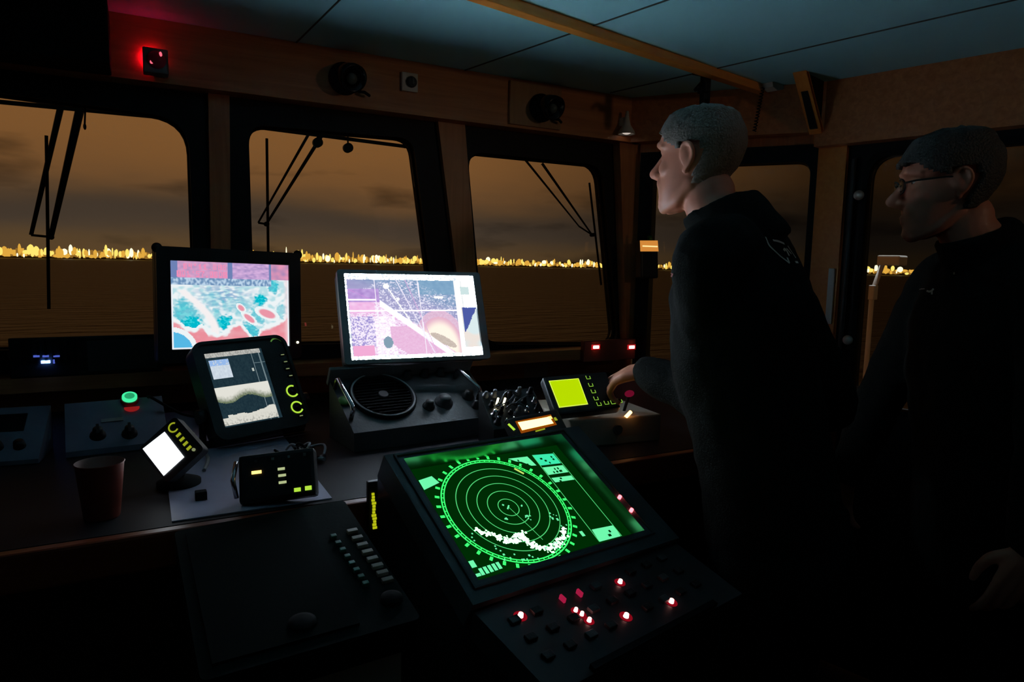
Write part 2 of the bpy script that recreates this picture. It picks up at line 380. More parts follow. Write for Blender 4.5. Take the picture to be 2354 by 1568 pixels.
# ---- outside: sea, far shore, its lights, the ship's own white bulwark parts
bm = new(); bmesh.ops.create_grid(bm, x_segments=2, y_segments=2, size=9000, matrix=T(0, 8990, -9))
SEA = bpy.data.materials.new('night sea'); SEA.use_nodes = True; nt = SEA.node_tree; b = nt.nodes['Principled BSDF']
b.inputs['Base Color'].default_value = (.085, .058, .028, 1); b.inputs['Roughness'].default_value = .45; b.inputs['Specular IOR Level'].default_value = .35
tc = nt.nodes.new('ShaderNodeTexCoord'); mp = nt.nodes.new('ShaderNodeMapping'); mp.inputs['Scale'].default_value = (.10, .28, 1)
n = nt.nodes.new('ShaderNodeTexNoise'); n.inputs['Scale'].default_value = 1; n.inputs['Detail'].default_value = 6
bp = nt.nodes.new('ShaderNodeBump'); bp.inputs['Strength'].default_value = .9; bp.inputs['Distance'].default_value = 2.5
nt.links.new(tc.outputs['Object'], mp.inputs[0]); nt.links.new(mp.outputs[0], n.inputs['Vector']); nt.links.new(n.outputs['Fac'], bp.inputs['Height']); nt.links.new(bp.outputs[0], b.inputs['Normal'])
struct('sea', bm, SEA, 'dark brown sea lit by the town glow', 'sea')
bm = new(); RS = 1500
pts = [(R(-25+120*k/60)) for k in range(61)]
lo = [bm.verts.new((RS*1.01*math.sin(a), RS*1.01*math.cos(a), -9)) for a in pts]; hi = [bm.verts.new((RS*1.01*math.sin(a), RS*1.01*math.cos(a), 2+3*nz(k, 0, .7))) for k, a in enumerate(pts)]
hb = [bm.verts.new((RS*1.1*math.sin(a), RS*1.1*math.cos(a), 2)) for a in pts]
for k in range(60): bm.faces.new((lo[k], lo[k+1], hi[k+1], hi[k])); bm.faces.new((hi[k], hi[k+1], hb[k+1], hb[k]))
struct('shore', bm, mat('dark shore', (.05, .035, .02), .9), 'low dark shore on the horizon', 'shore')
rng = random.Random(3); bm = new()
E_T1 = emis('town amber', (1, .50, .07), .9); E_T2 = emis('town yellow', (1, .72, .16), 1.3); E_T3 = emis('town white', (1, .88, .55), 1.8)
a = -20.
while a < 88:
    a += rng.uniform(.02, .26)
    left = ss(40, 5, a)                                     # the town is nearer and taller on the left
    rr = RS*rng.uniform(.97, 1.0); w = rng.choice((1.4, 2, 2.6, 3.4, 5)); h = rng.choice((5, 7, 9, 11, 13)) * rng.uniform(.85, 1.2)*(.8+.6*left)
    if rng.random() < .04: h *= 1.35; w *= .6
    z0 = -8+rng.uniform(0, 7); mi = rng.choice((0, 0, 0, 1, 1, 1, 2, 2))
    q = M4.Rotation(-R(a), 4, 'Z'); q.translation = V((rr*math.sin(R(a)), rr*math.cos(R(a)), z0+h/2))
    t = bmesh.new(); bmesh.ops.create_icosphere(t, subdivisions=2, radius=1, matrix=M4.Diagonal((w, w*.5, h/2, 1))); join(bm, t, q, mi)
# the continuous glow of smaller lamps
for k in range(700):
    a = -20+108*k/700; rr = RS*1.003; left = ss(40, 5, a); h = rng.uniform(6, 10)*(.8+.7*left); q = M4.Rotation(-R(a), 4, 'Z'); q.translation = V((rr*math.sin(R(a)), rr*math.cos(R(a)), -7.5+h/2+rng.uniform(0, 3)))
    box(bm, (0, 0, 0), (4.1, 1, h), q, 3 if rng.random() < .7 else 0)
o = single('town_lights', bm, [E_T1, E_T2, E_T3, emis('town faint', (.34, .155, .025), 1.)], 'long row of yellow and white town lamps along the horizon', 'town lights', (0, RS, -6)); tag(o, kind='stuff')

# ---- sky
w = bpy.data.worlds.new('night sky'); bpy.context.scene.world = w; w.use_nodes = True; nt = w.node_tree
bg = nt.nodes['Background']; tc = nt.nodes.new('ShaderNodeTexCoord'); sx = nt.nodes.new('ShaderNodeSeparateXYZ'); nt.links.new(tc.outputs['Generated'], sx.inputs[0])
mp = nt.nodes.new('ShaderNodeMapping'); mp.inputs['Scale'].default_value = (1.3, 1.3, 5); nt.links.new(tc.outputs['Generated'], mp.inputs[0])
n1 = nt.nodes.new('ShaderNodeTexNoise'); n1.inputs['Scale'].default_value = 1.7; n1.inputs['Detail'].default_value = 5; n1.inputs['Roughness'].default_value = .55; nt.links.new(mp.outputs[0], n1.inputs['Vector'])
ma = nt.nodes.new('ShaderNodeMath'); ma.operation = 'MULTIPLY_ADD'; ma.inputs[1].default_value = .10; nt.links.new(n1.outputs['Fac'], ma.inputs[0]); nt.links.new(sx.outputs['Z'], ma.inputs[2])
sb = nt.nodes.new('ShaderNodeMath'); sb.operation = 'SUBTRACT'; sb.inputs[1].default_value = .05; nt.links.new(ma.outputs[0], sb.inputs[0])
rp = nt.nodes.new('ShaderNodeValToRGB'); cr = rp.color_ramp; cr.interpolation = 'B_SPLINE'
els = [(0., (.110, .060, .026)), (.012, (.105, .058, .026)), (.03, (.066, .044, .031)), (.055, (.055, .037, .027)), (.075, (.090, .050, .026)), (.10, (.175, .077, .028)), (.15, (.215, .090, .028)), (.24, (.225, .094, .029)), (.45, (.06, .03, .012)), (1., (.02, .012, .008))]
cr.elements[0].position = 0; cr.elements[1].position = 1
for p, c in els[1:-1]: e = cr.elements.new(p); e.color = (*c, 1)
cr.elements[0].color = (*els[0][1], 1); cr.elements[len(els)-1].color = (*els[-1][1], 1)
nt.links.new(sb.outputs[0], rp.inputs[0])
# darker wisps of cloud
mp2 = nt.nodes.new('ShaderNodeMapping'); mp2.inputs['Scale'].default_value = (2.6, 2.6, 11); nt.links.new(tc.outputs['Generated'], mp2.inputs[0])
n2 = nt.nodes.new('ShaderNodeTexNoise'); n2.inputs['Scale'].default_value = 2.2; n2.inputs['Detail'].default_value = 4; nt.links.new(mp2.outputs[0], n2.inputs['Vector'])
r2 = nt.nodes.new('ShaderNodeValToRGB'); r2.color_ramp.elements[0].position = .53; r2.color_ramp.elements[1].position = .74; r2.color_ramp.elements[0].color = (1, 1, 1, 1); r2.color_ramp.elements[1].color = (.30, .32, .36, 1)
nt.links.new(n2.outputs['Fac'], r2.inputs[0])
# the glow lies over the town ahead; darker towards starboard
dx = nt.nodes.new('ShaderNodeMapRange'); dx.inputs[1].default_value = .40; dx.inputs[2].default_value = .80; dx.inputs[3].default_value = 1; dx.inputs[4].default_value = .09; nt.links.new(sx.outputs['X'], dx.inputs[0])
m1 = nt.nodes.new('ShaderNodeMix'); m1.data_type = 'RGBA'; m1.blend_type = 'MULTIPLY'; m1.inputs[0].default_value = 1
nt.links.new(rp.outputs[0], m1.inputs[6]); nt.links.new(r2.outputs[0], m1.inputs[7])
m2 = nt.nodes.new('ShaderNodeVectorMath'); m2.operation = 'SCALE'; nt.links.new(m1.outputs[2], m2.inputs[0]); nt.links.new(dx.outputs[0], m2.inputs['Scale'])
nt.links.new(m2.outputs[0], bg.inputs['Color']); bg.inputs['Strength'].default_value = 1.05
# ================================================================== THINGS OUTSIDE AND ON THE WALLS
def wiper(label, rail, arms, blade, rollers=()):
    y = 2.42; root = thing('windscreen_wiper', label, 'wiper', (arms[0][0][0], y, arms[0][0][1]), 'wipers outside the front windows')
    P = lambda q, dy=0: V((q[0], y+dy, q[1]))
    bm = new(); tube(bm, [P(rail[0]), P(rail[1])], .0065)
    for q in (rail[0], rail[1]): box(bm, P(q, -.025), (.012, .06, .012))
    obj('rail', bm, BLKM, root)
    for (a, b, r) in arms:
        bm = new(); tube(bm, [P(a, .012), P(b, .012)], [r, r*.6]); am = obj('arm', bm, BLKM, root)
    bm = new(); tube(bm, [P(arms[0][1], .012), P(arms[1][1], .012)], .0035); obj('link', bm, BLKM, root)
    bm = new(); tube(bm, [P(blade[0]), P(blade[1])], .0045); cyl(bm, P(arms[1][1], .0), P(arms[1][1], .02), .008); obj('blade', bm, RUB, root)
    for q in rollers:
        bm = new(); cyl(bm, P(q, -.012), P(q, .012), .016); cyl(bm, P((q[0], q[1]+.01)), P((q[0], rail[0][1])), .003); obj('roller', bm, BLKM, root)
    return root
wiper('wiper with thick arms outside the left front window', ((-.60, 1.913), (.115, 1.921)), [((-.187, 1.927), (-.278, 1.55), .009), ((-.138, 1.933), (-.23, 1.546), .012)], ((-.226, 1.835), (-.244, 1.335)))
wiper('wiper outside the middle front window, two round rollers on its rail', ((.315, 1.922), (.86, 1.908)), [((.524, 1.929), (.349, 1.613), .005), ((.567, 1.926), (.375, 1.61), .0065)], ((.38, 1.888), (.376, 1.40)), ((.545, 1.891), (.649, 1.883)))
wiper('faint wiper outside the right front window, leaning to the right', ((1.10, 1.905), (1.68, 1.906)), [((1.362, 1.908), (1.631, 1.655), .005), ((1.443, 1.898), (1.699, 1.622), .006)], ((1.668, 1.837), (1.747, 1.409)))
bm = new(); tube(bm, [(-.112, 2.36, 1.955), (-.114, 2.31, 1.93), (-.120, 2.29, 1.90), (-.123, 2.285, 1.855)], .0025); ell(bm, (-.123, 2.285, 1.85), (.004, .004, .009))
single('pull_cord', bm, RUB, 'short black pull cord hanging at the top of the left window', 'cord', (-.12, 2.29, 1.93))
# white parts of the ship outside the starboard side
bm = new(); t = FR.to_3x3() @ V((0, 0, -1))
for (p, q, wd) in (((1861, 690), (1872, 742), .03), ):
    a = hit(*p, FR @ V((0, 0, -.55)), t); b = hit(*q, FR @ V((0, 0, -.55)), t); tube(bm, [a, b], [.018, .03]); lo_ = V((b.x+.04, b.y, -.0)); tube(bm, [b, (b+lo_)/2, lo_], .012)
single('davit_post', bm, WHT, 'white slanted post outside the corner window', 'post', tuple(lo_))
PW = FR @ V((0, 0, -.5)); a = hit(2030, 596, PW, t)
wf = FR.copy(); wf.translation = a
bm = new(); box(bm, (.035, -.005, 0), (.085, .040, .10), wf, bev=.006); c_ = hit(2005, 672, PW, t); wf.translation = c_; box(bm, (.01, .0, .02), (.022, .06, .05), wf, bev=.004)
tube(bm, [a+V((0, 0, -.02)), c_, V((c_.x, c_.y, 0))], .010)
single('vent_pipe', bm, WHT, 'white pipe with a flat cap outside the side door window', 'pipe', (c_.x, c_.y, 0))
dl = bpy.data.lights.new('outside_fill', 'SPOT'); dl.energy = 90; dl.color = (.9, .92, 1); dl.spot_size = R(70); dl.shadow_soft_size = .03  # added spot, out of view, to brighten the white parts outside
do = bpy.data.objects.new('outside_fill', dl); C.objects.link(do); do.location = FR @ V((.10, 2.75, -.75)); do.rotation_euler = (0, 0, 0)
bm = new(); dz = do.location; cyl(bm, dz+V((0, 0, .02)), dz+V((0, 0, .12)), .07, .04); single('fill_housing', bm, BLKM, 'round housing of the added fill light, unseen above the side door', 'lamp', tuple(dz+V((0, 0, .02))))
bm = new(); box(bm, (.062, 1.40, .026), (.022, .20, .008), FR, bev=.002); single('post_lit_strip', bm, WHT, 'narrow pale strip for the lit edge of the orange brown corner post', 'plate', tuple(FR @ V((.062, 1.40, .021))))  # pale strip added in place of light on the post's edge
# red alarm beacon on the fascia
fy = 2.22
root = thing('alarm_beacon', 'small square alarm box glowing red on the fascia', 'alarm', (.056, fy, 1.995))
bm = new(); box(bm, (.056, fy-.030, 2.026), (.062, .044, .066), bev=.004); box(bm, (.062, fy-.006, 2.015), (.03, .012, .03)); obj('housing', bm, GREY, root)
bm = new(); lathe(bm, [(.024, 0), (.023, .006), (.016, .013), (0.0005, .015)], 24, frame((.058, fy-.051, 2.028), 0, 0)); obj('lens', bm, [mat('red lens', (.6, .03, .07), .08)], root)
bm = new(); cyl(bm, (.046, fy-.060, 2.018), (.046, fy-.064, 2.018), .0045); ell(bm, (.068, fy-.063, 2.040), (.004, .002, .008)); o = obj('lamp', bm, emis('pink lamp', (1, .16, .24), 1.), root)
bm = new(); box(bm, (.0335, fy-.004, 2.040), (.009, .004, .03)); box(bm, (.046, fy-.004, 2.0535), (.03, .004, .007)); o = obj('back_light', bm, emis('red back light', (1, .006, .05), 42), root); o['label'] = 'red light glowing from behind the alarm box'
# white wall switch
root = thing('wall_switch', 'white square plate with a dark round knob on the fascia', 'switch', (.799, fy, 2.055))
bm = new(); box(bm, (.799, fy-.006, 2.080), (.056, .012, .060), bev=.003); obj('plate', bm, WHT, root)
bm = new(); F = frame((.803, fy-.012, 2.080), 0, 0); lathe(bm, [(.018, 0), (.018, .006), (.012, .014), (.0005, .014)], 24, F); box(bm, (0, 0, .015), (.004, .022, .006), F); obj('knob', bm, DGRY, root)
# two swivel lamps
def swivel(label, x, y, z):
    root = thing('swivel_lamp', label, 'lamp', (x, y, z), 'swivel lamps on the fascia'); F = frame((x, y, z), 0, 0)
    bm = new(); lathe(bm, [(.05, 0), (.05, .008), (.03, .018), (.014, .022), (.014, .045), (.0005, .045)], 28, F); obj('base', bm, BLKM, root)
    S = frame((x+.002, y-.062, z-.004), 12, -25)
    bm = new(); lathe(bm, [(.001, -.045), (.022, -.04), (.036, -.018), (.042, .012), (.042, .03), (.036, .03), (.030, .012), (.001, .0)], 28, S); obj('shade', bm, BLKG, root)
    bm = new(); ell(bm, (.0, -.004, .014), .017, S); obj('bulb', bm, mat('unlit bulb', (.12, .14, .12), .15), root)
    bm = new(); tube(bm, [F @ V((.045, -.035, .01)), F @ V((.055, -.04, .035)), F @ V((.075, -.045, .02))], .005); obj('lever', bm, BLKM, root)
    return root
sw = swivel('black swivel lamp on the fascia left of the white switch', .585, fy, 2.062)
bm = new(); box(bm, (1.279, fy-.006, 2.064), (.214, .012, .15), bev=.002)
single('lamp_board', bm, WOODL, 'pale wooden board on the fascia behind the right swivel lamp', 'board', (1.279, fy, 1.99))
dup(sw, (.715, -.012, -.005), 'black swivel lamp on the pale wooden board')
# white sconce
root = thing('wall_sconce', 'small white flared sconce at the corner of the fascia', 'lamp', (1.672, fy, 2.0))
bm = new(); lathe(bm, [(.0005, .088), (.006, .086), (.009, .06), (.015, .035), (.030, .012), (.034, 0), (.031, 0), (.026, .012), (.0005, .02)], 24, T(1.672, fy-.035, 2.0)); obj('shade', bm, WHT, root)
bm = new(); ell(bm, (1.672, fy-.035, 2.012), (.020, .020, .013)); o = obj('bulb', bm, emis('sconce added glow', (1, .86, .74), .55), root); o['label'] = 'added faint glow under the shade'  # glow added to brighten the sconce, no lit bulb known here
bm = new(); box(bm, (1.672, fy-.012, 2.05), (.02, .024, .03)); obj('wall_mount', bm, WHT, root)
# dark overhead unit at the far left
root = thing('overhead_unit', 'black overhead equipment box at the far left of the fascia', 'equipment box', (-.4, 2.22, 1.985))
bm = new(); box(bm, (-.42, 2.15, 2.06), (.74, .138, .16), bev=.006); obj('housing', bm, RUB, root)
for k in range(3):
    bm = new(); cyl(bm, (-.6+.12*k, 2.082, 2.05), (-.6+.12*k, 2.066, 2.05), .018); obj('knob', bm, BLKM, root)
# things under the ceiling batten
bx, by = 1.684, 1.79
root = thing('ceiling_bracket', 'black clamp bracket hanging under the ceiling batten', 'bracket', (bx, by, 2.15))
bm = new(); box(bm, (bx, by, 2.143), (.06, .05, .012)); box(bm, (bx+.008, by, 2.09), (.03, .022, .10), bev=.004); obj('stem', bm, BLKM, root)
bm = new(); box(bm, (bx-.018, by-.02, 2.085), (.02, .04, .03), bev=.004); cyl(bm, (bx-.03, by-.02, 2.10), (bx-.055, by-.02, 2.075), .006); obj('clamp', bm, BLKM, root)
bm = new(); cyl(bm, (bx+.008, by, 2.055), (bx+.008, by, 2.02), .016, .012); obj('socket', bm, RUB, root)
root = thing('batten_lamp', 'small cream lamp at the end of the ceiling batten', 'lamp', (2.02, 1.80, 2.15))
bm = new(); prism(bm, [(-.045, 0), (.05, 0), (.04, -.012), (-.01, -.024), (-.04, -.016)], -.02, .02, frame((2.02, 1.79, 2.149), 10, 0)); obj('housing', bm, WHT, root)
bm = new(); pts = []
for k in range(70):
    t_ = k/69; a_ = k*1.35; c = V((1.975-.03*t_, 1.80, 2.14-.16*t_)); pts.append(c+V((.006*math.cos(a_), .006*math.sin(a_), 0)))
tube(bm, pts, .0022, 6); single('coiled_cord', bm, RUB, 'black coiled cord hanging beside the cream lamp', 'cord', (1.975, 1.80, 2.14))
# handheld radio by the corner post
hp = atb(1494, 590, 2.14)
root = thing('handheld_radio', 'handheld radio with a lit orange screen hanging by the corner post', 'radio', (hp.x, hp.y, hp.z-.07)); F = frame(hp, 0, 5)
bm = new(); box(bm, (0, -.01, -.02), (.085, .15, .04), F, bev=.006); obj('body', bm, BLK, root)
bm = new(); P_ = [hit(*q, F @ V((0, 0, .001)), F.to_3x3() @ V((0, 0, 1))) for q in ((1472, 578), (1514, 578), (1512, 553), (1471, 553))]
vs = [bm.verts.new(p) for p in P_]; bm.faces.new(vs)
o = obj('screen', bm, emis('orange radio screen', (.80, .30, .05), .8), root); o['label'] = 'lit orange screen'
bm = new(); box(bm, (0, .0405, .002), (.075, .005, .003), F); obj('screen_edge', bm, emis('orange edge', (1, .66, .28), 1.3), root)
bm = new(); cyl(bm, (-.02, .06, -.02), (-.02, .10, -.02), .007, .005, M=F); obj('antenna', bm, RUB, root)
bm = new(); cyl(bm, (.015, .065, -.018), (.015, .085, -.018), .010, M=F); obj('dial', bm, mat('green knob', (.03, .16, .03), .5), root)
bm = new(); box(bm, (0, 0, -.055), (.03, .04, .035), F); obj('holder', bm, BLKM, root)

# ================================================================== DESK AND INSTRUMENTS
DZ = 1.05
root = thing('console_desk', 'long dark wheelhouse desk with a red brown wooden front edge', 'desk', (.2, 1.75, 0))
bm = new(); box(bm, (.2, 1.765, DZ-.02), (3.0, 1.06, .04)); obj('worktop', bm, DESK, root)
bm = new(); box(bm, (.2, 1.2225, DZ-.031), (3.0, .025, .062), bev=.005); obj('front_edge', bm, WOODD, root)
bm = new(); box(bm, (.2, 1.80, .505), (2.96, .96, 1.01)); obj('cabinet', bm, mat('dark cabinet', (.05, .02, .012), .5), root)
bm = new(); box(bm, (.165, 1.70, DZ+.0012), (.27, .90, .0024)); single('desk_mat', bm, MATM, 'pale lavender mat lying on the dark desk under the small instruments', 'mat', (.165, 1.70, DZ))
def body_to(F, x0, x1, y0, y1, zt, zb):
    """closed hull from a tilted panel straight down to height zb"""
    bm = new(); top = [F @ V((x, y, zt)) for x, y in ((x0, y0), (x1, y0), (x1, y1), (x0, y1))]
    a = [bm.verts.new(p) for p in top]; b = [bm.verts.new((p.x, p.y, zb)) for p in top]
    bm.faces.new(a); bm.faces.new(b[::-1])
    for i in range(4): bm.faces.new((a[i], b[i], b[(i+1) % 4], a[(i+1) % 4]))
    return bm
def on(px, F, z=0.): return F.inverted() @ hit(*px, F @ V((0, 0, z)), F.to_3x3() @ V((0, 0, 1)))

# ---- left chart monitor
LF = frame((.215, 1.986, 1.368), 9.3, 3.7, -1.6)
root = thing('chart_monitor', 'thick black framed monitor showing a red and turquoise chart', 'monitor', (.22, 2.0, DZ))
ow, oh = .372, .300
bm = new(); ringprism(bm, rrect(-ow/2, -oh/2+.0, ow/2, oh/2, .012), rrect(-.1535, -.1155, .1535, .1155, .003), -.01, .006, LF); box(bm, (0, 0, -.032), (ow, oh, .045), LF, bev=.008)
for s in (-1, 1): ell(bm, (s*(ow/2-.004), oh/2-.004, -.005), (.013, .013, .010), LF)
obj('housing', bm, BLK, root)
def lmon(u, v):
    def d(x, y): return math.hypot((u-x)*1.33, v-y)
    def el(x, y, a, b, r): c, s = math.cos(R(r)), math.sin(R(r)); X = (u-x)*1.33; Y = v-y; return math.hypot((X*c+Y*s)/a, (-X*s+Y*c)/b)
    W_ = (.92, .98, 1.0); n = nz(u, v, 22, 1); n2_ = nz(u, v, 45, 2)
    if v < .19:
        c = (.17, .24, .50)
        if glyph("04'11.888", (u-.10)/.36, (v-.025)/.065) or glyph("001'57.0008", (u-.05)/.41, (v-.105)/.07): c = (.95, .30, .52)
        elif .05 < u < .46: c = mixc((.45, .30, .55), (.85, .42, .66), nz(u, v, 30, 4))
        elif .5 < u < .82: c = mixc((.36, .26, .56), (.75, .48, .80), nz(u*1.2, v*2, 28, 5)*1.2)
        elif u > .84: c = mixc((.30, .25, .5), (.88, .34, .52), nz(u, v, 18, 6)*1.3)
        return c
    if v < .27 and u < .84: return mixc((.16, .30, .52), (.55, .72, .90), ss(.35, .7, nz(u*1.5, v*.8, 34, 7)))
    c = mixc((.52, .80, .86), W_, ss(.3, .6, n))
    blue = ss(.42, .0, math.hypot((u-.42)*1.1, (v-.38)*1.6))
    c = mixc(c, (.25, .44, .68), blue*ss(.40, .62, nz(u*.7, v*1.6, 26, 3))*.95)
    for (x, y, a, b, r, k) in ((.11, .62, .14, .20, -20, .8), (.17, .72, .12, .09, 30, 1.2), (.42, .70, .10, .07, -35, 1.2), (.66, .80, .07, .13, -35, .9), (.86, .27, .07, .09, 0, .9), (.74, .43, .08, .08, 0, 1.), (.71, .62, .06, .12, -30, .7), (.92, .57, .06, .10, 10, .6), (.33, .42, .12, .1, 0, .35), (.55, .5, .2, .1, 0, .4), (.36, .63, .05, .1, 0, .6)):
        e = 1-el(x, y, a, b, r)
        if e > -.25: c = mixc(c, (.0, .52, .66) if n2_ > .45 else (.03, .66, .74), ss(-.2, .35, e+(n2_-.5)*.9)*k)
    # fairway: pale curved band
    t_ = (v-.33)/.55
    if 0 < t_ < 1: f = abs(u-(.08+.27*math.sin(t_*1.75))); c = mixc(c, (1., .95, .95), ss(.05, .02, f))
    # land
    def land(dv):
        pts = [(0, .66), (.06, .70), (.10, .77), (.18, .79), (.24, .74), (.29, .83), (.36, .86), (.45, .83), (.5, .745), (.56, .73), (.62, .82), (.66, .9), (.71, .9), (.74, .80), (.85, .75), (.95, .69), (1, .60)]
        for (x0, y0), (x1, y1) in zip(pts, pts[1:]):
            if x0 <= u <= x1: return v-dv-(y0+(y1-y0)*(u-x0)/(x1-x0))
        return -1
    q = land((nz(u, v, 30, 8)-.5)*.04)
    if q > -.03: c = mixc(W_, (.90, .30, .36), ss(.0, .035, q)*(.75+.5*nz(u, v, 14, 9)))
    for (x, y, a, b, r) in ((.80, .60, .115, .05, 22), (.64, .655, .085, .033, 40), (.57, .53, .05, .03, 45)):
        e = el(x, y, a, b, r)
        if e < 1.4: c = mixc((.90, .33, .42), W_, ss(.75, 1.05, e))
    if u > .94: c = mixc(c, (1, .75, .80), ss(.94, 1, u)*.8)
    e = d(0., 1.02)
    if e < .27: c = (.10, .52, .85) if e < .215 else W_
    if u < .012 or u > .988 or v > .985: c = (.9, .95, 1)
    return c
picture('screen', root, LF @ T(0, 0, .0015), .305, .229, 150, 112, lmon, .92)
bm = new(); q = on((684, 787), LF, .006); cyl(bm, (q.x, q.y, .0), (q.x, q.y, .008), .0035, M=LF); o = obj('power_led', bm, E_WHT, root)
bm = new(); box(bm, (.235, 2.06, 1.155), (.10, .03, .20)); box(bm, (.235, 2.04, DZ+.0112), (.24, .18, .016), bev=.004); obj('stand', bm, BLK, root)

# ---- right chart monitor
MFm = frame((.645, 1.737, 1.35), -.1, 20.3, -.6)
root = thing('chart_monitor', 'wide silver framed monitor showing a pink and white chart', 'monitor', (.66, 1.95, DZ))
bm = new(); ringprism(bm, rrect(-.202, -.126, .206, .126, .008), rrect(-.184, -.1155, .184, .1155, .002), -.008, .006, MFm); obj('bezel', bm, SILV, root)
bm = new(); box(bm, (.002, 0, -.028), (.40, .245, .038), MFm, bev=.008); obj('back_shell', bm, DGRY, root)
def rmon(u, v):
    W_ = (1, 1, 1); HOT = (60, 76, 88)
    if v < .055 or u < .012 or v > .965: return HOT if nz(u, v, 60, 1) > .42 else (.75, .85, .9)
    if u > .855:                                        # side panel
        if v < .40:
            if .88 < u < .96 and .13 < v < .24: return (.62, .78, .78)
            return HOT if (v*22) % 1 > .18 and not (.89 < u < .90) else (.8, .85, .85)
        if v > .90: return HOT
        X, Y = (u-.855)/.145, (v-.40)/.5
        if X < .12: return HOT
        if X+Y*1.3 < .95+.15*nz(u, v, 20, 2) and X > .18: return (.075, .105, .38)
        return mixc((.86, .78, .72), (.72, .84, .86), ss(.35, .65, nz(u, v, 9, 3)))
    n = nz(u, v, 75, 2)*.6+nz(u, v*1.2, 120, 7)*.4; m = nz(u, v, 30, 4); a = v-.10-.55*u
    c = mixc((.15, .25, .47), (.36, .50, .68), m)
    if a > -.22: c = mixc(c, (.40, .36, .62), ss(-.22, .0, a)*.8)
    if v > .14+.1*math.sin(u*7+2): c = mixc(c, (.84, .82, .97), ss(.50, .66, n)*.9)
    if u > .55 and v < .24: c = mixc(c, (.20, .40, .58), .6)
    if u < .24 and .17 < v < .34: c = mixc((.38, .22, .60), (.62, .44, .82), m)
    k = v-(.34+1.08*max(0, u-.24))
    if u > .02 and k > -.02 and v > .33:
        c = mixc((.80, .46, .76), (.98, .86, 1.0), ss(.36, .58, n))
        if u < .19 and .50 < v < .86: c = mixc((.36, .30, .68), (.95, .86, 1.), ss(.40, .56, n))
        if .19 < u < .34 and v > .5: c = mixc((.88, .70, .90), (1.1, 1., 1.1), ss(.30, .55, n))
        if k < .42 and v > .62 and u > .30: c = mixc((.78, .40, .66), (.90, .62, .84), n)
        if u < .17 and v > .84: c = (.90, .42, .68)
        if v < .46 and u < .2: c = mixc((.86, .40, .74), (.95, .66, .90), m)
    # sandbank on the right: pink, then a pale crest, then a grey brown spit
    e = math.hypot((u-.68)/.19, (v-.90)/.42)
    if e < 1.12 and u > .47 and k < .02:
        c = mixc((1.05, .95, .82), (.80, .46, .60), ss(.62, .92, e))
        if e > .92: c = mixc(c, mixc((.62, .36, .58), (.86, .70, .84), n), .8)
        if e < .30: c = mixc((.80, .78, .95), (1., .95, 1.), n)
    e = math.hypot(((u-.70)*.72+(v-.80)*.69)/.13, (-(u-.70)*.69+(v-.80)*.72)/.040)
    if e < 1: c = mixc((.50, .42, .36), (.72, .62, .56), n)
    # roads, fairways and grid
    f = abs(v-(.34+1.22*max(0, u-.24)))
    if u > .24 and f < .05: c = mixc(c, (1.6, 1.6, 1.6), ss(.05, .022, f))
    for (x0, y0, x1, y1, wd, cc) in ((.30, .13, .48, .62, .010, W_), (.38, .06, .62, .95, .007, (.9, .85, 1)), (.45, .06, .64, .95, .005, (.75, .45, .75)), (.02, .18, .22, .33, .013, (.58, .30, .72)), (.02, .30, .2, .31, .02, W_)):
        if min(y0, y1) <= v <= max(y0, y1) and abs(y1-y0) > .1 and abs(u-(x0+(x1-x0)*(v-y0)/(y1-y0))) < wd*.6: c = cc
    for gx in (.212, .545):
        if abs(u-gx-.012*v) < .004: c = (.95, .9, 1)
    if abs(v-.435) < .006 or (abs(v-.30) < .012 and u < .21): c = (1.2, 1.05, 1.2)
    if math.hypot((u-.30)*1.6, v-.135) < .035 or math.hypot((u-.70)/.04, (v-.27)/.018) < 1 or math.hypot((u-.38)*1.6, v-.29) < .02: c = W_
    if math.hypot((u-.275)/.035, (v-.81)/.07) < 1: c = (.24, .36, .46)
    if u > .838: c = W_
    return c
picture('screen', root, MFm @ T(0, 0, .0015), .366, .229, 170, 106, rmon, 1.0)
bm = new(); tube(bm, [MFm @ V((0, -.02, -.05)), V((.65, 1.90, 1.24)), V((.65, 1.93, DZ+.02))], .018); box(bm, (.65, 1.95, DZ+.008), (.22, .16, .016), bev=.004); obj('stand', bm, BLK, root)

# ---- fish finder
FF = frame((.23, 1.755, 1.186), 16.9, 31.1, 1.8)
root = thing('fish_finder', 'tilted black echo sounder with a grey screen and round green lit keys', 'fish finder', (.23, 1.76, DZ))
bm = new(); prism(bm, rrect(-.12, -.125, .12, .127, .028), -.045, .0, FF); ringprism(bm, rrect(-.12, -.125, .12, .127, .028), rrect(-.112, -.117, .112, .119, .022), 0, .006, FF); obj('housing', bm, BLK, root)
def fish(u, v):
    n = nz(u, v, 40, 1); dk = mixc((.008, .022, .034), (.018, .042, .055), n)
    if v < .065 and u < .96: return mixc((.34, .34, .32), (.52, .52, .48), ss(.4, .6, nz(u*2, v, 40, 2)))
    c = dk
    if .03 < u < .37 and .10 < v < .36:
        c = (.30, .48, .82) if v < .18 and n > .35 else mixc((.50, .58, .68), (.70, .78, .85), n)
    if abs(u-.79) < .008 or abs(u-.93) < .008: c = (.16, .22, .24)
    if abs(v-.20) < .008 and u > .8: c = (.12, .18, .2)
    if abs(u-.745) < .02 and abs(v-.29) < .02: c = (.5, .55, .5)
    if u < .94:
        t0 = .475-.0*u; t1 = .60+.04*math.sin(u*9)
        if t0 < v < t1+.06: c = mixc((.76, .75, .68), (.14, .18, .10), ss(t1-.05, t1+.06, v+(n-.5)*.05))
        t0 = .875-.04*nz(u, 0, 9, 3)-.05*ss(.6, .9, u)+(.03 if u < .1 else 0)
        if v > t0 and v < .985: c = mixc((.70, .69, .62), (.40, .40, .36), ss(.45, .7, n)*ss(.9, 1, v+.03))
    return c
q0 = on((470, 815), FF); q1 = on((643, 950), FF)
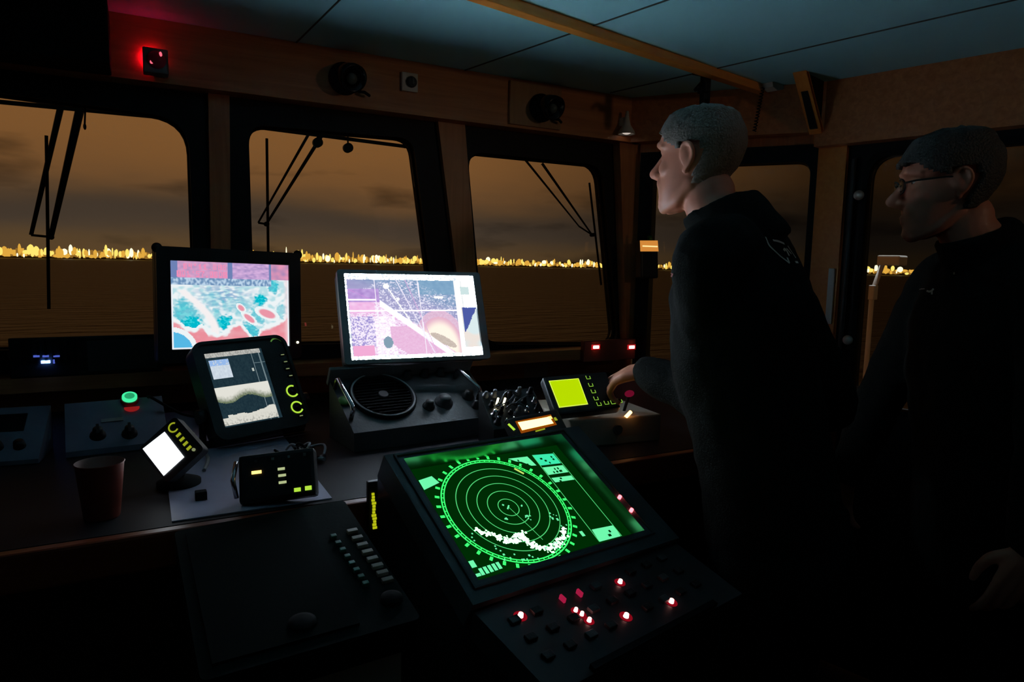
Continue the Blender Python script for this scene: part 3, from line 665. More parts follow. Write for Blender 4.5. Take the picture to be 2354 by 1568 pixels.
SCx, SCy, SW, SH = -.0215, .0012, .142, .190
picture('screen', root, FF @ T(SCx, SCy, .0012), SW, SH, 84, 112, fish, 1.)
for (x, y, a0, a1) in ((673, 898, 60, 320), (684, 935, 20, 330)):
    q = on((x, y), FF, .004); bm = new(); lathe(bm, [(.010, 0), (.010, .004), (.0005, .005)], 20, FF @ T(q.x, q.y, 0)); ky = obj('key', bm, BLK, root)
    bm = new(); stroke(bm, arc(q.x, q.y, .0145, a0, a1), .0042, .0015, FF); obj('key_ring_light', bm, E_YG, ky)
bm = new(); q = on((634, 785), FF); stroke(bm, arc(q.x, q.y-.008, .016, 25, 150), .0035, .0012, FF); obj('power_key_light', bm, emis('dim green key', (.10, .26, .05), .7), root)
for (x, y) in ((648, 817), (655, 833), (660, 849), (667, 865), (691, 957)):
    q = on((x, y), FF); bm = new(); box(bm, (q.x, q.y, .002), (.014, .006, .004), FF, bev=.001); ky = obj('key', bm, BLK, root)
    bm = new(); rect(bm, q.x-.0045, q.y-.0012, q.x+.0045, q.y+.0012, .0045, FF); obj('key_light', bm, emis('pale key mark', (.35, .42, .18), .6), ky)
for s in (-1, 1):
    bm = new(); cyl(bm, FF @ V((s*.12, -.05, -.02)), FF @ V((s*.140, -.05, -.02)), .016); obj('knob', bm, BLK, root)
bm = new()
for s in (-1, 1):
    e = FF @ V((s*.128, -.05, -.02)); tube(bm, [e, V((e.x, e.y+.005, DZ+.012))], .008)
a_ = FF @ V((-.128, -.05, -.02)); b_ = FF @ V((.128, -.05, -.02)); tube(bm, [V((a_.x, a_.y, DZ+.01)), V((b_.x, b_.y, DZ+.01))], .009)
obj('mounting_bracket', bm, BLKM, root)
# ---- small plotter with a white screen, twisted on its mount
SF = frame((.035, 1.405, 1.135), -30.1, 22.8, 47.3)
root = thing('small_display', 'small tilted black display with a blank white lit screen', 'display', (.05, 1.43, DZ))
bm = new(); prism(bm, rrect(-.041, -.045, .047, .045, .008), -.024, 0, SF); obj('housing', bm, BLK, root)
cs = [on(p, SF) for p in ((379, 993), (424, 1051), (377, 1094), (329, 1032))]
bm = new(); poly(bm, [(c.x, c.y) for c in cs], .0012, SF); obj('screen', bm, E_WS, root)
q = on((399, 983), SF); bm = new(); stroke(bm, arc(q.x, q.y, .0085, 30, 300), .003, .0012, SF); obj('round_key_light', bm, E_YGD, root)
bm = new()
for k in range(4):
    q = on((411+8*k, 1000+10*k), SF); rect(bm, q.x-.005, q.y-.0028, q.x+.005, q.y+.0028, .0012, SF)
obj('key_legend', bm, E_YGD, root)
q = on((446, 1034), SF); bm = new(); cyl(bm, (q.x, q.y, 0), (q.x, q.y, .003), .003, M=SF); obj('power_key', bm, emis('pale key', (.3, .34, .16), .7), root)
bm = new(); c = SF @ V((.003, 0, -.03)); box(bm, (.003, 0, -.03), (.05, .05, .014), SF); tube(bm, [c, V((.05, 1.455, 1.09)), V((.05, 1.455, DZ))], .011); lathe(bm, [(.04, 0), (.04, .01), (.02, .018), (.001, .018)], 24, T(.05, 1.455, DZ)); obj('mount', bm, RUB, root)
# ---- lit radio telephone in front of it
s_ = .80; VF = frame((.255*s_, 1.581*s_, 1.5025+(1.003-1.5)*s_), -22.2, 26, 6.7); vw, vh = .17*s_, .11*s_
root = thing('radio_telephone', 'small black radio with rows of lit yellow keys at the desk edge', 'radio', (.2, 1.28, DZ))
bm = new(); box(bm, (0, 0, -.018), (vw, vh, .036), VF, bev=.007); obj('housing', bm, BLK, root)
for (x, y, w_, h_, m_) in ((590, 1086, .017, .0055, E_AMB), (647, 1078, .0125, .0045, E_YGW), (649, 1093, .0135, .0045, E_YGW), (650, 1109, .0135, .0045, E_YGW), (684, 1126, .0115, .0068, E_YG), (709, 1122, .0115, .0075, E_YG), (588, 1060, .004, .004, DGRY), (627, 1055, .0045, .0045, LGREY), (664, 1050, .004, .0045, LGREY), (700, 1045, .0045, .0055, LGREY)):
    q = on((x, y), VF); bm = new(); box(bm, (q.x, q.y, .001), (w_, h_, .0024), VF); obj('key_lamp' if m_ in (E_AMB, E_YGW, E_YG) else 'screw', bm, m_, root)
bm = new(); tube(bm, [VF @ V((-vw/2-.006, -.03, -.012)), VF @ V((-vw/2-.008, .0, .004)), VF @ V((-vw/2-.006, .035, -.012))], .0042); obj('grab_handle', bm, CHR, root)
bm = new(); rect(bm, .014, -.026, .058, .026, .0008, VF); obj('keypad_panel', bm, BLKG, root)

# ---- loudspeaker rack with handles
ctr = CAM+ray(953, 915)*1.76; KF = frame(ctr, 5, 60, 0)
root = thing('speaker_rack', 'grey radio rack with a round loudspeaker and two handles under the wide monitor', 'radio rack', (ctr.x, ctr.y, DZ))
bm = body_to(KF, -.195, .205, -.10, .10, 0, DZ+.001); obj('housing', bm, DGRY, root)
bm = new(); box(bm, (.005, .098, .012), (.41, .012, .05), KF, bev=.002); obj('back_rail', bm, GREY, root)
q = on((880, 912), KF); SPK = KF @ T(q.x, q.y, 0)
bm = new(); lathe(bm, [(.086, 0), (.086, .007), (.080, .010), (.073, .006), (.073, .001)], 48, SPK); sr = obj('loudspeaker', bm, BLKM, root)
bm = new(); lathe(bm, [(.078, .0095), (.080, .0112), (.0825, .0095)], 48, SPK); obj('rim', bm, LGREY, sr)
bm = new(); lathe(bm, [(.073, .002), (.06, .003), (.04, .004), (.016, .006), (.0005, .006)], 40, SPK)
for k in range(-6, 7):
    hw = math.sqrt(.072**2-(k*.0105)**2); box(bm, (0, k*.0105, .006), (2*hw, .003, .004), SPK, 0)
obj('speaker_grille', bm, RUB, sr)
bm = new(); cyl(bm, (0, 0, .006), (0, 0, .011), .014, .012, M=SPK); obj('speaker_badge', bm, GREY, sr)
def handle(px0, px1, h):
    a = on(px0, KF, h); b = on(px1, KF, h); bm = new()
    tube(bm, [KF @ V(p) for p in ((a.x, a.y, 0), (a.x, a.y, h*.8), (a.x+(b.x-a.x)*.07, a.y+(b.y-a.y)*.07, h), (a.x+(b.x-a.x)*.93, a.y+(b.y-a.y)*.93, h), (b.x, b.y, h*.8), (b.x, b.y, 0))], .0055)
    obj('handle', bm, CHR, root)
handle((775, 868), (813, 938), .035); handle((1052, 846), (1105, 895), .035)
for (x, y, r_) in ((1020, 925, .020), (985, 935, .013), (935, 865, .012), (975, 862, .012), (1010, 858, .012), (1075, 912, .014), (1093, 935, .010)):
    q = on((x, y), KF); bm = new(); lathe(bm, [(r_*1.25, 0), (r_*1.2, .004), (r_*.85, .006), (r_*.8, .018), (.0005, .019)], 20, KF @ T(q.x, q.y, 0)); obj('knob', bm, DGRY if r_ > .015 else BLK, root)
for (x, y, m_) in ((866, 831, E_RED), (907, 828, E_RED), (1003, 838, E_WHT)):
    q = on((x, y), KF, .012); bm = new(); cyl(bm, (q.x, q.y, .0), (q.x, q.y, .014), .0028, M=KF); obj('led', bm, m_, root)
# green tag on its left side
bm = new(); q = on((752, 928), KF); lathe(bm, [(.013, 0), (.016, .006), (.010, .010), (.0005, .010)], 20, KF @ T(-.183, q.y, 0)); obj('green_knob', bm, GREENP, root)

# ---- tangle of radio plugs to the right of it
ctr = CAM+ray(1180, 938)*1.70; PF = frame(ctr, -8, 55, 3)
root = thing('radio_unit', 'black panel crowded with plugs and small knobs right of the speaker rack', 'radio', (ctr.x, ctr.y, DZ))
bm = body_to(PF, -.072, .075, -.062, .062, 0, DZ+.001); obj('housing', bm, BLK, root)
rg = random.Random(5)
for j in range(4):
    for i in range(6):
        x, y = -.058+.023*i+rg.uniform(-.004, .004), -.045+.03*j+rg.uniform(-.004, .004); r_ = rg.uniform(.0045, .008); hh = rg.uniform(.010, .022)
        bm = new(); lathe(bm, [(r_*1.3, 0), (r_*1.3, .003), (r_*.8, .004), (r_*.8, hh), (.0004, hh)], 14, PF @ T(x, y, 0)); obj('plug', bm, rg.choice((BLK, CHR, GREY, BLKM)), root)
for k in range(4):
    x0 = rg.uniform(-.06, .0); pts = [PF @ V((x0, rg.uniform(-.04, .04), .018)), PF @ V((x0+.03, rg.uniform(-.03, .05), .04)), PF @ V((x0+.06, rg.uniform(-.04, .04), .018))]
    bm = new(); tube(bm, [pts[0]*(1-t)**2+pts[1]*2*t*(1-t)+pts[2]*t*t for t in [i/10 for i in range(11)]], .0016, 6); obj('wire', bm, DGRY, root)
for (x, y) in ((1145, 917), (1161, 917), (1184, 948)):
    q = on((x, y), PF, .02); bm = new(); cyl(bm, (q.x, q.y, .0), (q.x, q.y, .022), .0026, M=PF); obj('led', bm, E_WHT if y < 930 else LGREY, root)

# ---- orange lit display
OF = frame((.797, 1.341, 1.126), -6.1, 47.2, 7.6)
root = thing('orange_display', 'narrow instrument with a bright orange display behind the radar', 'instrument', (.80, 1.36, DZ))
bm = new(); box(bm, (.004, 0, -.017), (.135, .060, .034), OF, bev=.004); obj('housing', bm, BLK, root)
bm = new(); cs = [on(p, OF) for p in ((1190, 972), (1262, 959), (1272, 974), (1200, 990))]; poly(bm, [(c.x, c.y) for c in cs], .0016, OF); obj('screen', bm, E_ORG, root)
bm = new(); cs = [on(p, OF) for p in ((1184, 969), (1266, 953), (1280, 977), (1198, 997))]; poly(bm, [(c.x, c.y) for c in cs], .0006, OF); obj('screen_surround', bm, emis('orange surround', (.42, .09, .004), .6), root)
for (pp, m_) in ((((1166, 977), (1170, 974), (1185, 988), (1180, 991)), E_YG), (((1258, 959), (1266, 957), (1270, 963), (1263, 965)), E_AMB), (((1272, 961), (1277, 960), (1282, 967), (1275, 968)), E_YGD), (((1230, 991), (1252, 985), (1253, 988), (1231, 994)), E_YGD)):
    bm = new(); cs = [on(p, OF) for p in pp]; poly(bm, [(c.x, c.y) for c in cs], .0016, OF); obj('key_light', bm, m_, root)
bm = new(); c = OF @ V((0, -.01, -.034)); box(bm, (c.x, c.y, (c.z+DZ)/2), (.05, .04, max(.01, c.z-DZ+.004))); obj('foot', bm, BLKM, root)
# ---- beige control box and the yellow plotter on it
root = thing('control_box', 'beige metal control box under the yellow screen', 'control box', (1.05, 1.44, DZ))
q = M4.Rotation(R(-6), 4, 'Z'); q.translation = V((1.045, 1.47, DZ))
bm = new(); box(bm, (0, 0, .035), (.26, .26, .07), q, bev=.004); obj('housing', bm, BEIGE, root)
bm = new(); cyl(bm, (.0, -.128, .04), (.0, -.138, .04), .012, M=q); obj('knob', bm, GREY, root)
lp = hit(1441, 957, q @ V((0, -.13, 0)), q.to_3x3() @ V((0, -1, 0))); 
bm = new(); lx = (q.inverted() @ lp); cyl(bm, (lx.x, -.125, .068), (lx.x+.006, -.138, .084), .0045, M=q); o = obj('orange_led', bm, emis('orange lamp', (1, .42, .12), 7), root)
YF = frame((.917, 1.391, 1.182), -10.1, 45, 3.5)
root = thing('yellow_display', 'black plotter with a yellow green screen and square lit keys', 'plotter', (.95, 1.42, DZ+.07))
bm = new(); box(bm, (.036, -.002, -.014), (.178, .112, .028), YF, bev=.006); obj('housing', bm, BLK, root)
cs = [on(p, YF) for p in ((1261, 876), (1330, 870), (1352, 930), (1285, 938))]
bm = new(); poly(bm, [(c.x, c.y) for c in cs], .0008, YF); sc_ = obj('screen_edge', bm, E_LCDE, root)
m = sum(((V((c.x, c.y, 0))) for c in cs), V())/4
bm = new(); poly(bm, [(m.x+(c.x-m.x)*.94, m.y+(c.y-m.y)*.94) for c in cs], .0014, YF); obj('screen', bm, E_LCD, root)
for (x, y) in ((1351, 869), (1357, 886), (1363, 901), (1369, 917), (1376, 930), (1393, 927), (1408, 926), (1424, 923)):
    q_ = on((x, y), YF); a = .0052; bm = new(); box(bm, (q_.x, q_.y, .0015), (.0115, .0115, .003), YF); ky = obj('key', bm, BLKG, root)
    bm = new(); stroke(bm, [(q_.x-a, q_.y+a), (q_.x-a, q_.y-a), (q_.x+a, q_.y-a), (q_.x+a, q_.y+a*.6)], .0022, .0034, YF); obj('key_light', bm, emis('key outline', (.30, .62, .06), .8), ky)
bm = new(); c = YF @ V((.02, 0, -.03)); box(bm, (.02, -.0, -.034), (.05, .05, .02), YF); tube(bm, [c, V((c.x, c.y+.004, DZ+.0725))], .014); obj('mount', bm, BLKM, root)
q_ = on((1447, 905), YF, -.02); p = YF @ V((q_.x, q_.y, -.02))
root = thing('push_button', 'dim red push button right of the square lit keys', 'button', (p.x, p.y+.02, DZ+.07))
bm = new(); tube(bm, [p, V((p.x, p.y+.02, DZ+.07))], .004); obj('stalk', bm, RUB, root)
bm = new(); ell(bm, p, (.015, .006, .009)); obj('cap', bm, emis('dim red button', (.16, .004, .022), .8), root)
# ---- rack of dark gear with a blue led on the ledge
root = thing('ledge_recorder', 'low black equipment unit with a blue light on the window ledge', 'recorder', (-.135, 2.24, 1.165))
bm = new(); box(bm, (-.136, 2.242, 1.220), (.36, .085, .108), bev=.004); obj('housing', bm, BLK, root)
bm = new()
for k in range(8): box(bm, (-.285+.017*k, 2.198, 1.235), (.006, .006, .06))
obj('fins', bm, BLKM, root)
bm = new(); box(bm, (-.055, 2.198, 1.218), (.17, .006, .085), bev=.002); obj('grille', bm, DGRY, root)
p = atb(105, 832, 2.195); bm = new(); box(bm, (p.x, 2.195, p.z), (.020, .008, .007)); o = obj('blue_led', bm, E_BLUE, root)
for (x, y, w_, h_) in ((84, 819, .014, .005), (105, 819, .014, .005), (130, 819, .014, .004), (124, 831, .004, .011), (60, 820, .016, .003)):
    p = atb(x, y, 2.196); bm = new(); box(bm, (p.x, 2.196, p.z), (w_, .006, h_)); obj('key', bm, E_BLUED if x > 70 else DGRY, root)
# ---- red box with two red lamps
root = thing('red_lamp_box', 'red brown box with two bright red lamps under the right window', 'lamp box', (1.625, 2.19, 1.12))
bm = new(); box(bm, (1.625, 2.187, 1.160), (.25, .026, .082), bev=.003); obj('housing', bm, mat('red brown box', (.30, .06, .03), .5), root)
for x, y in ((1370, 798), (1452, 798)):
    p = atb(x, y, 2.172); bm = new(); box(bm, (p.x, 2.172, p.z), (.026, .008, .012), bev=.002); lm = obj('lamp', bm, E_REDC, root)
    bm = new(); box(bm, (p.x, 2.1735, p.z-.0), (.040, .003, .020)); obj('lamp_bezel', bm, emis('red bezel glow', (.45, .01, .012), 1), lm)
# ---- card on the wall under the ledge
p = atb(1206, 836, 2.296); p2 = atb(1258, 870, 2.296)
bm = new(); box(bm, ((p.x+p2.x)/2, 2.2975, (p.z+p2.z)/2), (p2.x-p.x, .004, p.z-p2.z)); single('wall_card', bm, mat('pale card', (.55, .45, .40), .7), 'pale card fixed to the wall under the window ledge', 'card', ((p.x+p2.x)/2, 2.2995, p2.z))
# ---- sloped control panels at the left
def panel(label, F, x0, x1, y0, y1, name='button_console'):
    c = F @ V(((x0+x1)/2, y0, 0)); root = thing(name, label, 'console', (c.x, c.y, DZ), 'sloped control panels')
    bm = body_to(F, x0, x1, y0, y1, 0, DZ+.001); obj('housing', bm, BLUEP, root); return root
s_ = .8; BF = frame((-.083*s_, 2.285*s_, 1.5+(1.007-1.5)*s_), 3.2, 58.6, .7)
root = panel('blue grey sloped control panel with a green lit push button', BF, -.10, .105, -.08, .08)
q = on((298, 922), BF); QB = BF @ T(q.x, q.y, 0)
bm = new(); lathe(bm, [(.020, 0), (.020, .008), (.016, .010), (.016, .004)], 28, QB); bc = obj('push_button', bm, REDP, root)
bm = new(); lathe(bm, [(.0165, .010), (.0165, .0165), (.0125, .018), (.0125, .0172), (.011, .0172)], 28, QB); obj('button_ring', bm, E_GRN, bc)
bm = new(); lathe(bm, [(.0122, .0165), (.0005, .0172)], 28, QB); obj('button_cap', bm, E_GRND, bc)
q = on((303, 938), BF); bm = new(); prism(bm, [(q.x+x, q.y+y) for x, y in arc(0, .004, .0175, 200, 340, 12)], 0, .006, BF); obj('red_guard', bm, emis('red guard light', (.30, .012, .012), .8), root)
for (x, y) in ((225, 1002), (298, 998)):
    q = on((x, y), BF); bm = new(); lathe(bm, [(.017, 0), (.016, .005), (.011, .007), (.010, .022), (.0005, .023)], 18, BF @ T(q.x, q.y, 0)); box(bm, (q.x, q.y, .018), (.006, .03, .012), BF); obj('knob', bm, BLK, root)
q = on((258, 966), BF); bm = new(); box(bm, (q.x, q.y, .001), (.045, .011, .002), BF); obj('name_plate', bm, LGREY, root)
AF = frame((BF.translation.x-.235, BF.translation.y-.02, BF.translation.z), -6, 56, 0)
root = panel('dark sloped control panel at the left edge, left of the green button panel', AF, -.10, .10, -.08, .08)
bm = new(); box(bm, (.0, .03, .002), (.12, .05, .004), AF); obj('dark_window', bm, BLKG, root)
for x in (-.06, -.02, .02, .06):
    bm = new(); lathe(bm, [(.012, 0), (.010, .014), (.0005, .015)], 16, AF @ T(x, -.04, 0)); obj('knob', bm, BLK, root)
bm = new(); box(bm, (.0, -.068, .001), (.03, .012, .002), AF); obj('name_plate', bm, LGREY, root)
# green knob row between panels: thin cable over the desk
pts = [BF @ V((.075, .075, .004)), atz(350, 915, 1.15), atz(415, 950, 1.11), atz(470, 962, 1.08), atz(500, 975, DZ+.004)]
def smooth(pts, n=8):
    out = []
    for i in range(len(pts)-1):
        p0, p1, p2, p3 = pts[max(i-1, 0)], pts[i], pts[i+1], pts[min(i+2, len(pts)-1)]
        for k in range(n):
            t = k/n; out.append(.5*((2*p1)+(p2-p0)*t+(2*p0-5*p1+4*p2-p3)*t*t+(3*p1-p0-3*p2+p3)*t**3))
    return out+[pts[-1]]
bm = new(); tube(bm, smooth([V(p) for p in pts]), .0035); single('signal_cable', bm, RUB, 'thin black cable running from the green button panel over the desk', 'cable', tuple(pts[-1]))
bm = new(); pts = [V((.10, 1.52, DZ+.005)), V((.115, 1.62, DZ+.005)), V((.10, 1.74, DZ+.005)), V((.10, 1.86, DZ+.006))]; tube(bm, smooth(pts), .004); single('grey_cable', bm, LGREY, 'light grey cable lying on the desk beside the small white display', 'cable', (.10, 1.7, DZ))
# cup and cube
root = thing('cup', 'red cup standing at the front edge of the desk', 'cup', (-.075, 1.33, DZ))
bm = new(); lathe(bm, [(.0005, 0), (.027, 0), (.028, .003), (.037, .094), (.0385, .096), (.0375, .097)], 32, T(-.075, 1.33, DZ)); obj('outer_wall', bm, CUPM, root)
bm = new(); lathe(bm, [(.0375, .097), (.0355, .094), (.027, .006), (.0005, .005)], 32, T(-.075, 1.33, DZ)); obj('inner_wall', bm, CUPI, root)
p = atz(462, 1138, DZ+.01); bm = new(); box(bm, (p.x, p.y, DZ+.009), (.020, .018, .018), bev=.002); single('black_cube', bm, RUB, 'tiny black block lying on the pale desk mat', 'block', (p.x, p.y, DZ))
# pile of cable plugs right of the radio telephone
bm = new(); rg = random.Random(11)
root = thing('plug_bundle', 'bundle of loose plugs and thin leads behind the lit yellow radio', 'cable bundle', (.33, 1.52, DZ))
for k in range(6):
    x0, y0 = .28+rg.uniform(-.03, .07), 1.50+rg.uniform(-.04, .05); bm = new()
    pts = [V((x0, y0, DZ+.006)), V((x0+rg.uniform(-.03, .03), y0+.03, DZ+rg.uniform(.02, .05))), V((x0+rg.uniform(-.04, .04), y0+.07, DZ+.008))]
    tube(bm, smooth(pts), .0028, 6); obj('lead', bm, rg.choice((RUB, GREY, LGREY)), root)
    bm = new(); cyl(bm, pts[0], pts[0]+V((rg.uniform(-.02, .02), -.025, .004)), .006, .005); obj('plug', bm, rg.choice((BLK, GREY)), root)

# ---- radar console
RFm = frame((.6, 1.041, 1.07), 11.4, 61.5, -2.5)
root = thing('radar_console', 'large floor standing radar console with a glowing green round display', 'radar', (.6, 1.0, 0))
OUT = [(-.212, -.165), (.262, -.165), (.262, .165), (-.212, .165)]; INN = [(-.180, -.128), (.200, -.128), (.200, .150), (-.180, .150)]
IN2 = [(-.178, -.126), (.198, -.126), (.198, .147), (-.178, .147)]
bm = new(); ringprism(bm, OUT, INN, -.05, 0, RFm); bz = obj('bezel', bm, mat('radar bezel', (.07, .085, .09), .35, bump=.05, bscale=200), root)
bm = new()
la = [bm.verts.new(RFm @ V((x, y, -.001))) for x, y in INN]; lb = [bm.verts.new(RFm @ V((x, y, -.031))) for x, y in IN2]
for i in range(4): bm.faces.new((la[i], la[(i+1) % 4], lb[(i+1) % 4], lb[i]))
obj('recess_lining', bm, mat('recess lining', (.34, .42, .34), .30, metal=.9), root)
bm = new(); ringprism(bm, [(-.196, -.142), (.214, -.142), (.214, .160), (-.196, .160)], [(-.192, -.138), (.210, -.138), (.210, .156), (-.192, .156)], 0, .004, RFm); obj('bezel_lip', bm, DGRY, bz)
bm = new(); z = -.030; cx, cy = -.020, .0155
rect(bm, -.179, -.127, .199, .148, z, RFm, 0)
for k, r_ in enumerate((.0205, .041, .061, .081, .101)): stroke(bm, arc(cx+.003, cy, r_, 0, 360, 90)[:-1], .0016, z+.0004, RFm, 1, True)
stroke(bm, arc(cx, cy, .1205, 0, 360, 120)[:-1], .0022, z+.0004, RFm, 2, True); stroke(bm, arc(cx, cy, .1255, 0, 360, 120)[:-1], .0026, z+.0004, RFm, 2, True)
for k in range(36):
    a = R(10*k+5); L_ = .0085
    x0, y0 = cx+.129*math.cos(a), cy+.129*math.sin(a); x1, y1 = cx+(.129+L_)*math.cos(a), cy+(.129+L_)*math.sin(a)
    stroke(bm, [(x0, y0), (x1, y1)], .0055, z+.0005, RFm, 2)
for k in range(72):
    a = R(5*k); stroke(bm, [(cx+.1205*math.cos(a), cy+.1205*math.sin(a)), (cx+.1255*math.cos(a), cy+.1255*math.sin(a))], .0018, z+.0006, RFm, 2)
# read-out boxes
def boxq(P, mi, zz=.0005): poly(bm, P, z+zz, RFm, mi)
boxq([(-.1559, .1179), (-.1261, .1226), (-.1191, .1038), (-.1564, .0934)], 3)
boxq([(.119, .1306), (.172, .125), (.172, .095), (.119, .099)], 5); boxq([(.120, .093), (.172, .089), (.172, .068), (.120, .071)], 3); boxq([(.121, .062), (.172, .058), (.172, .046), (.122, .049)], 3)
boxq([(.119, -.077), (.1738, -.0807), (.1702, -.1076), (.115, -.1062)], 3)
boxq([(.0576, .1323), (.1051, .1292), (.110, .1014), (.098, .103), (.082, .118), (.0712, .121)], 3)
rg = random.Random(2)
def marks(x0, y0, x1, y1, nx, ny, p, mi, s=.7):
    for j in range(ny):
        for i in range(nx):
            if rg.random() < p:
                ax = x0+(x1-x0)*i/nx; ay = y0+(y1-y0)*j/ny; rect(bm, ax, ay, ax+(x1-x0)/nx*s*rg.uniform(.6, 1.4), ay+(y1-y0)/ny*s, z+.0009, RFm, mi)
marks(.130, .099, .166, .121, 5, 3, .45, 0); marks(.136, .072, .168, .088, 4, 2, .5, 0); marks(.122, .047, .168, .060, 8, 2, .25, 0); marks(.120, -.102, .168, -.086, 6, 2, .4, 0); marks(.075, .105, .100, .127, 4, 3, .4, 0)
for P in ([(.119, .1306), (.115, -.1062)], [(.1745, .128), (.1725, -.1076)]): stroke(bm, P, .0016, z+.0006, RFm, 1)
# range text at the lower left: blocky figures
for k in range(5): rect(bm, -.148+.009*k, -.104+.0005*k, -.1415+.009*k, -.090+.0005*k, z+.0006, RFm, 3)
rect(bm, -.158, -.104, -.149, -.098, z+.0006, RFm, 3); rect(bm, -.157, -.086, -.147, -.072, z+.0006, RFm, 3)
rect(bm, .0885, -.086, .096, -.074, z+.0006, RFm, 3)
stroke(bm, [(.0542, .1036), (.0665, .0858)], .005, z+.001, RFm, 6)
stroke(bm, [(cx+.003, cy), (-.003, -.0375), (.004, -.07)], .0012, z+.0007, RFm, 1); stroke(bm, [(cx-.002, cy-.004), (cx+.006, cy+.004)], .003, z+.0008, RFm, 3); stroke(bm, [(cx-.006, cy+.006), (cx-.004, cy+.009)], .004, z+.0008, RFm, 3)
# echoes: coastline band of blobs
path = [(-.1087, -.015), (-.096, -.028), (-.0788, -.0374), (-.068, -.050), (-.05, -.058), (-.038, -.052), (-.030, -.046), (-.028, -.060), (-.024, -.075), (-.010, -.086), (.0017, -.092), (.022, -.088), (.040, -.080), (.052, -.0716), (.064, -.058)]
for (x0, y0), (x1, y1) in zip(path, path[1:]):
    L_ = math.hypot(x1-x0, y1-y0); n = int(L_/.0022)+1
    for k in range(n):
        t = k/n; x = x0+(x1-x0)*t; y = y0+(y1-y0)*t; d_ = math.hypot(x-cx, y-cy)
        wd = .0085 if -.09 < x < .055 else .005
        for m_ in range(3):
            px_, py_ = x+rg.gauss(0, wd*.42), y+rg.gauss(0, wd*.42); s = rg.uniform(.0022, .0048)
            if math.hypot(px_-cx, py_-cy) < .124: rect(bm, px_-s/2, py_-s/2, px_+s/2, py_+s/2, z+.001+.00002*m_, RFm, 4)
for (x, y, n, s_) in ((.0077, -.0145, 9, .003), (-.038, -.0079, 6, .002), (.0613, -.0307, 9, .0035), (.012, .012, 2, .001)):
    for k in range(n):
        px_, py_ = x+rg.gauss(0, s_), y+rg.gauss(0, s_); s = rg.uniform(.002, .0042); rect(bm, px_-s/2, py_-s/2, px_+s/2, py_+s/2, z+.0011, RFm, 3)
for k in range(26):
    a = rg.uniform(200, 335); r_ = rg.uniform(.105, .122); x, y = cx+r_*math.cos(R(a)), cy+r_*math.sin(R(a)); rect(bm, x, y, x+.003, y+.003, z+.0011, RFm, 3)
for x, y in ((-.095, -.09), (-.09, -.08), (-.06, -.1), (-.045, -.095)): rect(bm, x, y, x+.004, y+.004, z+.0011, RFm, 3)
obj('screen', bm, [E_RBG, E_RGL, E_RG, E_RG2, E_ECHO, E_RG3, emis('yellow mark', (.62, .80, .16), 1)], root, recalc=False)
for px_ in ((1425, 1142), (1452, 1172)):
    q = on(px_, RFm, .004); bm = new(); cyl(bm, (q.x, q.y, 0), (q.x, q.y, .006), .0036, M=RFm); obj('led', bm, E_RED, root)
# cabinet under the bezel
bm = new(); top = [RFm @ V((x, y, -.05)) for x, y in OUT]; mid = [V((p.x, min(p.y, 1.185), (1.06 if p.y > 1.185 else p.z-.03))) for p in top]
bot = [V((p.x, p.y, 0)) for p in mid]
L = [[bm.verts.new(p) for p in l] for l in (top, mid, bot)]
for l0, l1 in zip(L, L[1:]):
    for i in range(4): bm.faces.new((l0[i], l0[(i+1) % 4], l1[(i+1) % 4], l1[i]))
bm.faces.new(L[0]); bm.faces.new(L[2][::-1]); obj('cabinet', bm, mat('dark glossy cabinet', (.03, .035, .04), .22), root)
# key shelf below the screen
kp = RFm @ V((.025, -.165, -.012)); KS = frame(kp, 13, 74, -1)
bm = new(); prism(bm, [(-.228, -.165), (.228, -.165), (.234, .006), (-.234, .006)], -.045, 0, KS); obj('key_shelf', bm, mat('key shelf', (.035, .037, .04), .3), root)
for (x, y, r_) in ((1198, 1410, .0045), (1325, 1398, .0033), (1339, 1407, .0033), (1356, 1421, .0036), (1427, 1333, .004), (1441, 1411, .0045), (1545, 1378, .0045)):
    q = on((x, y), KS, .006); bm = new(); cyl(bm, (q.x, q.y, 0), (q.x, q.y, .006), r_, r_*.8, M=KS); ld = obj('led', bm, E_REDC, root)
    bm = new(); lathe(bm, [(r_*1.05, .0006), (r_*2.4, .0006)], 20, KS @ T(q.x, q.y, 0)); obj('led_halo', bm, emis('led halo glow', (.28, .004, .012), .8), ld, recalc=False)  # flat glowing ring paints the halo around each led
for (x, y) in ((1292, 1381), (1331, 1368)):
    q = on((x, y), KS); bm = new(); box(bm, (q.x, q.y, .004), (.004, .012, .008), KS); obj('slide_switch', bm, E_REDD, root)
for i in range(9):
    for j in range(3):
        x, y = -.19+.044*i, -.035-.038*j
        if any(abs(x-on(p, KS).x) < .016 and abs(y-on(p, KS).y) < .016 for p in ((1198, 1410), (1325, 1398), (1339, 1407), (1356, 1421), (1427, 1333), (1441, 1411), (1545, 1378), (1292, 1381), (1331, 1368))): continue
        bm = new(); box(bm, (x, y, .003), (.018, .013, .006), KS, bev=.0015); obj('key', bm, BLK if (i+j) % 4 else DGRY, root)
q = RFm @ V((.025, -.165, -.03)); bm = new(); box(bm, (0, -.159, .002), (.30, .010, .012), KS); obj('wrist_bar', bm, BLKG, root)
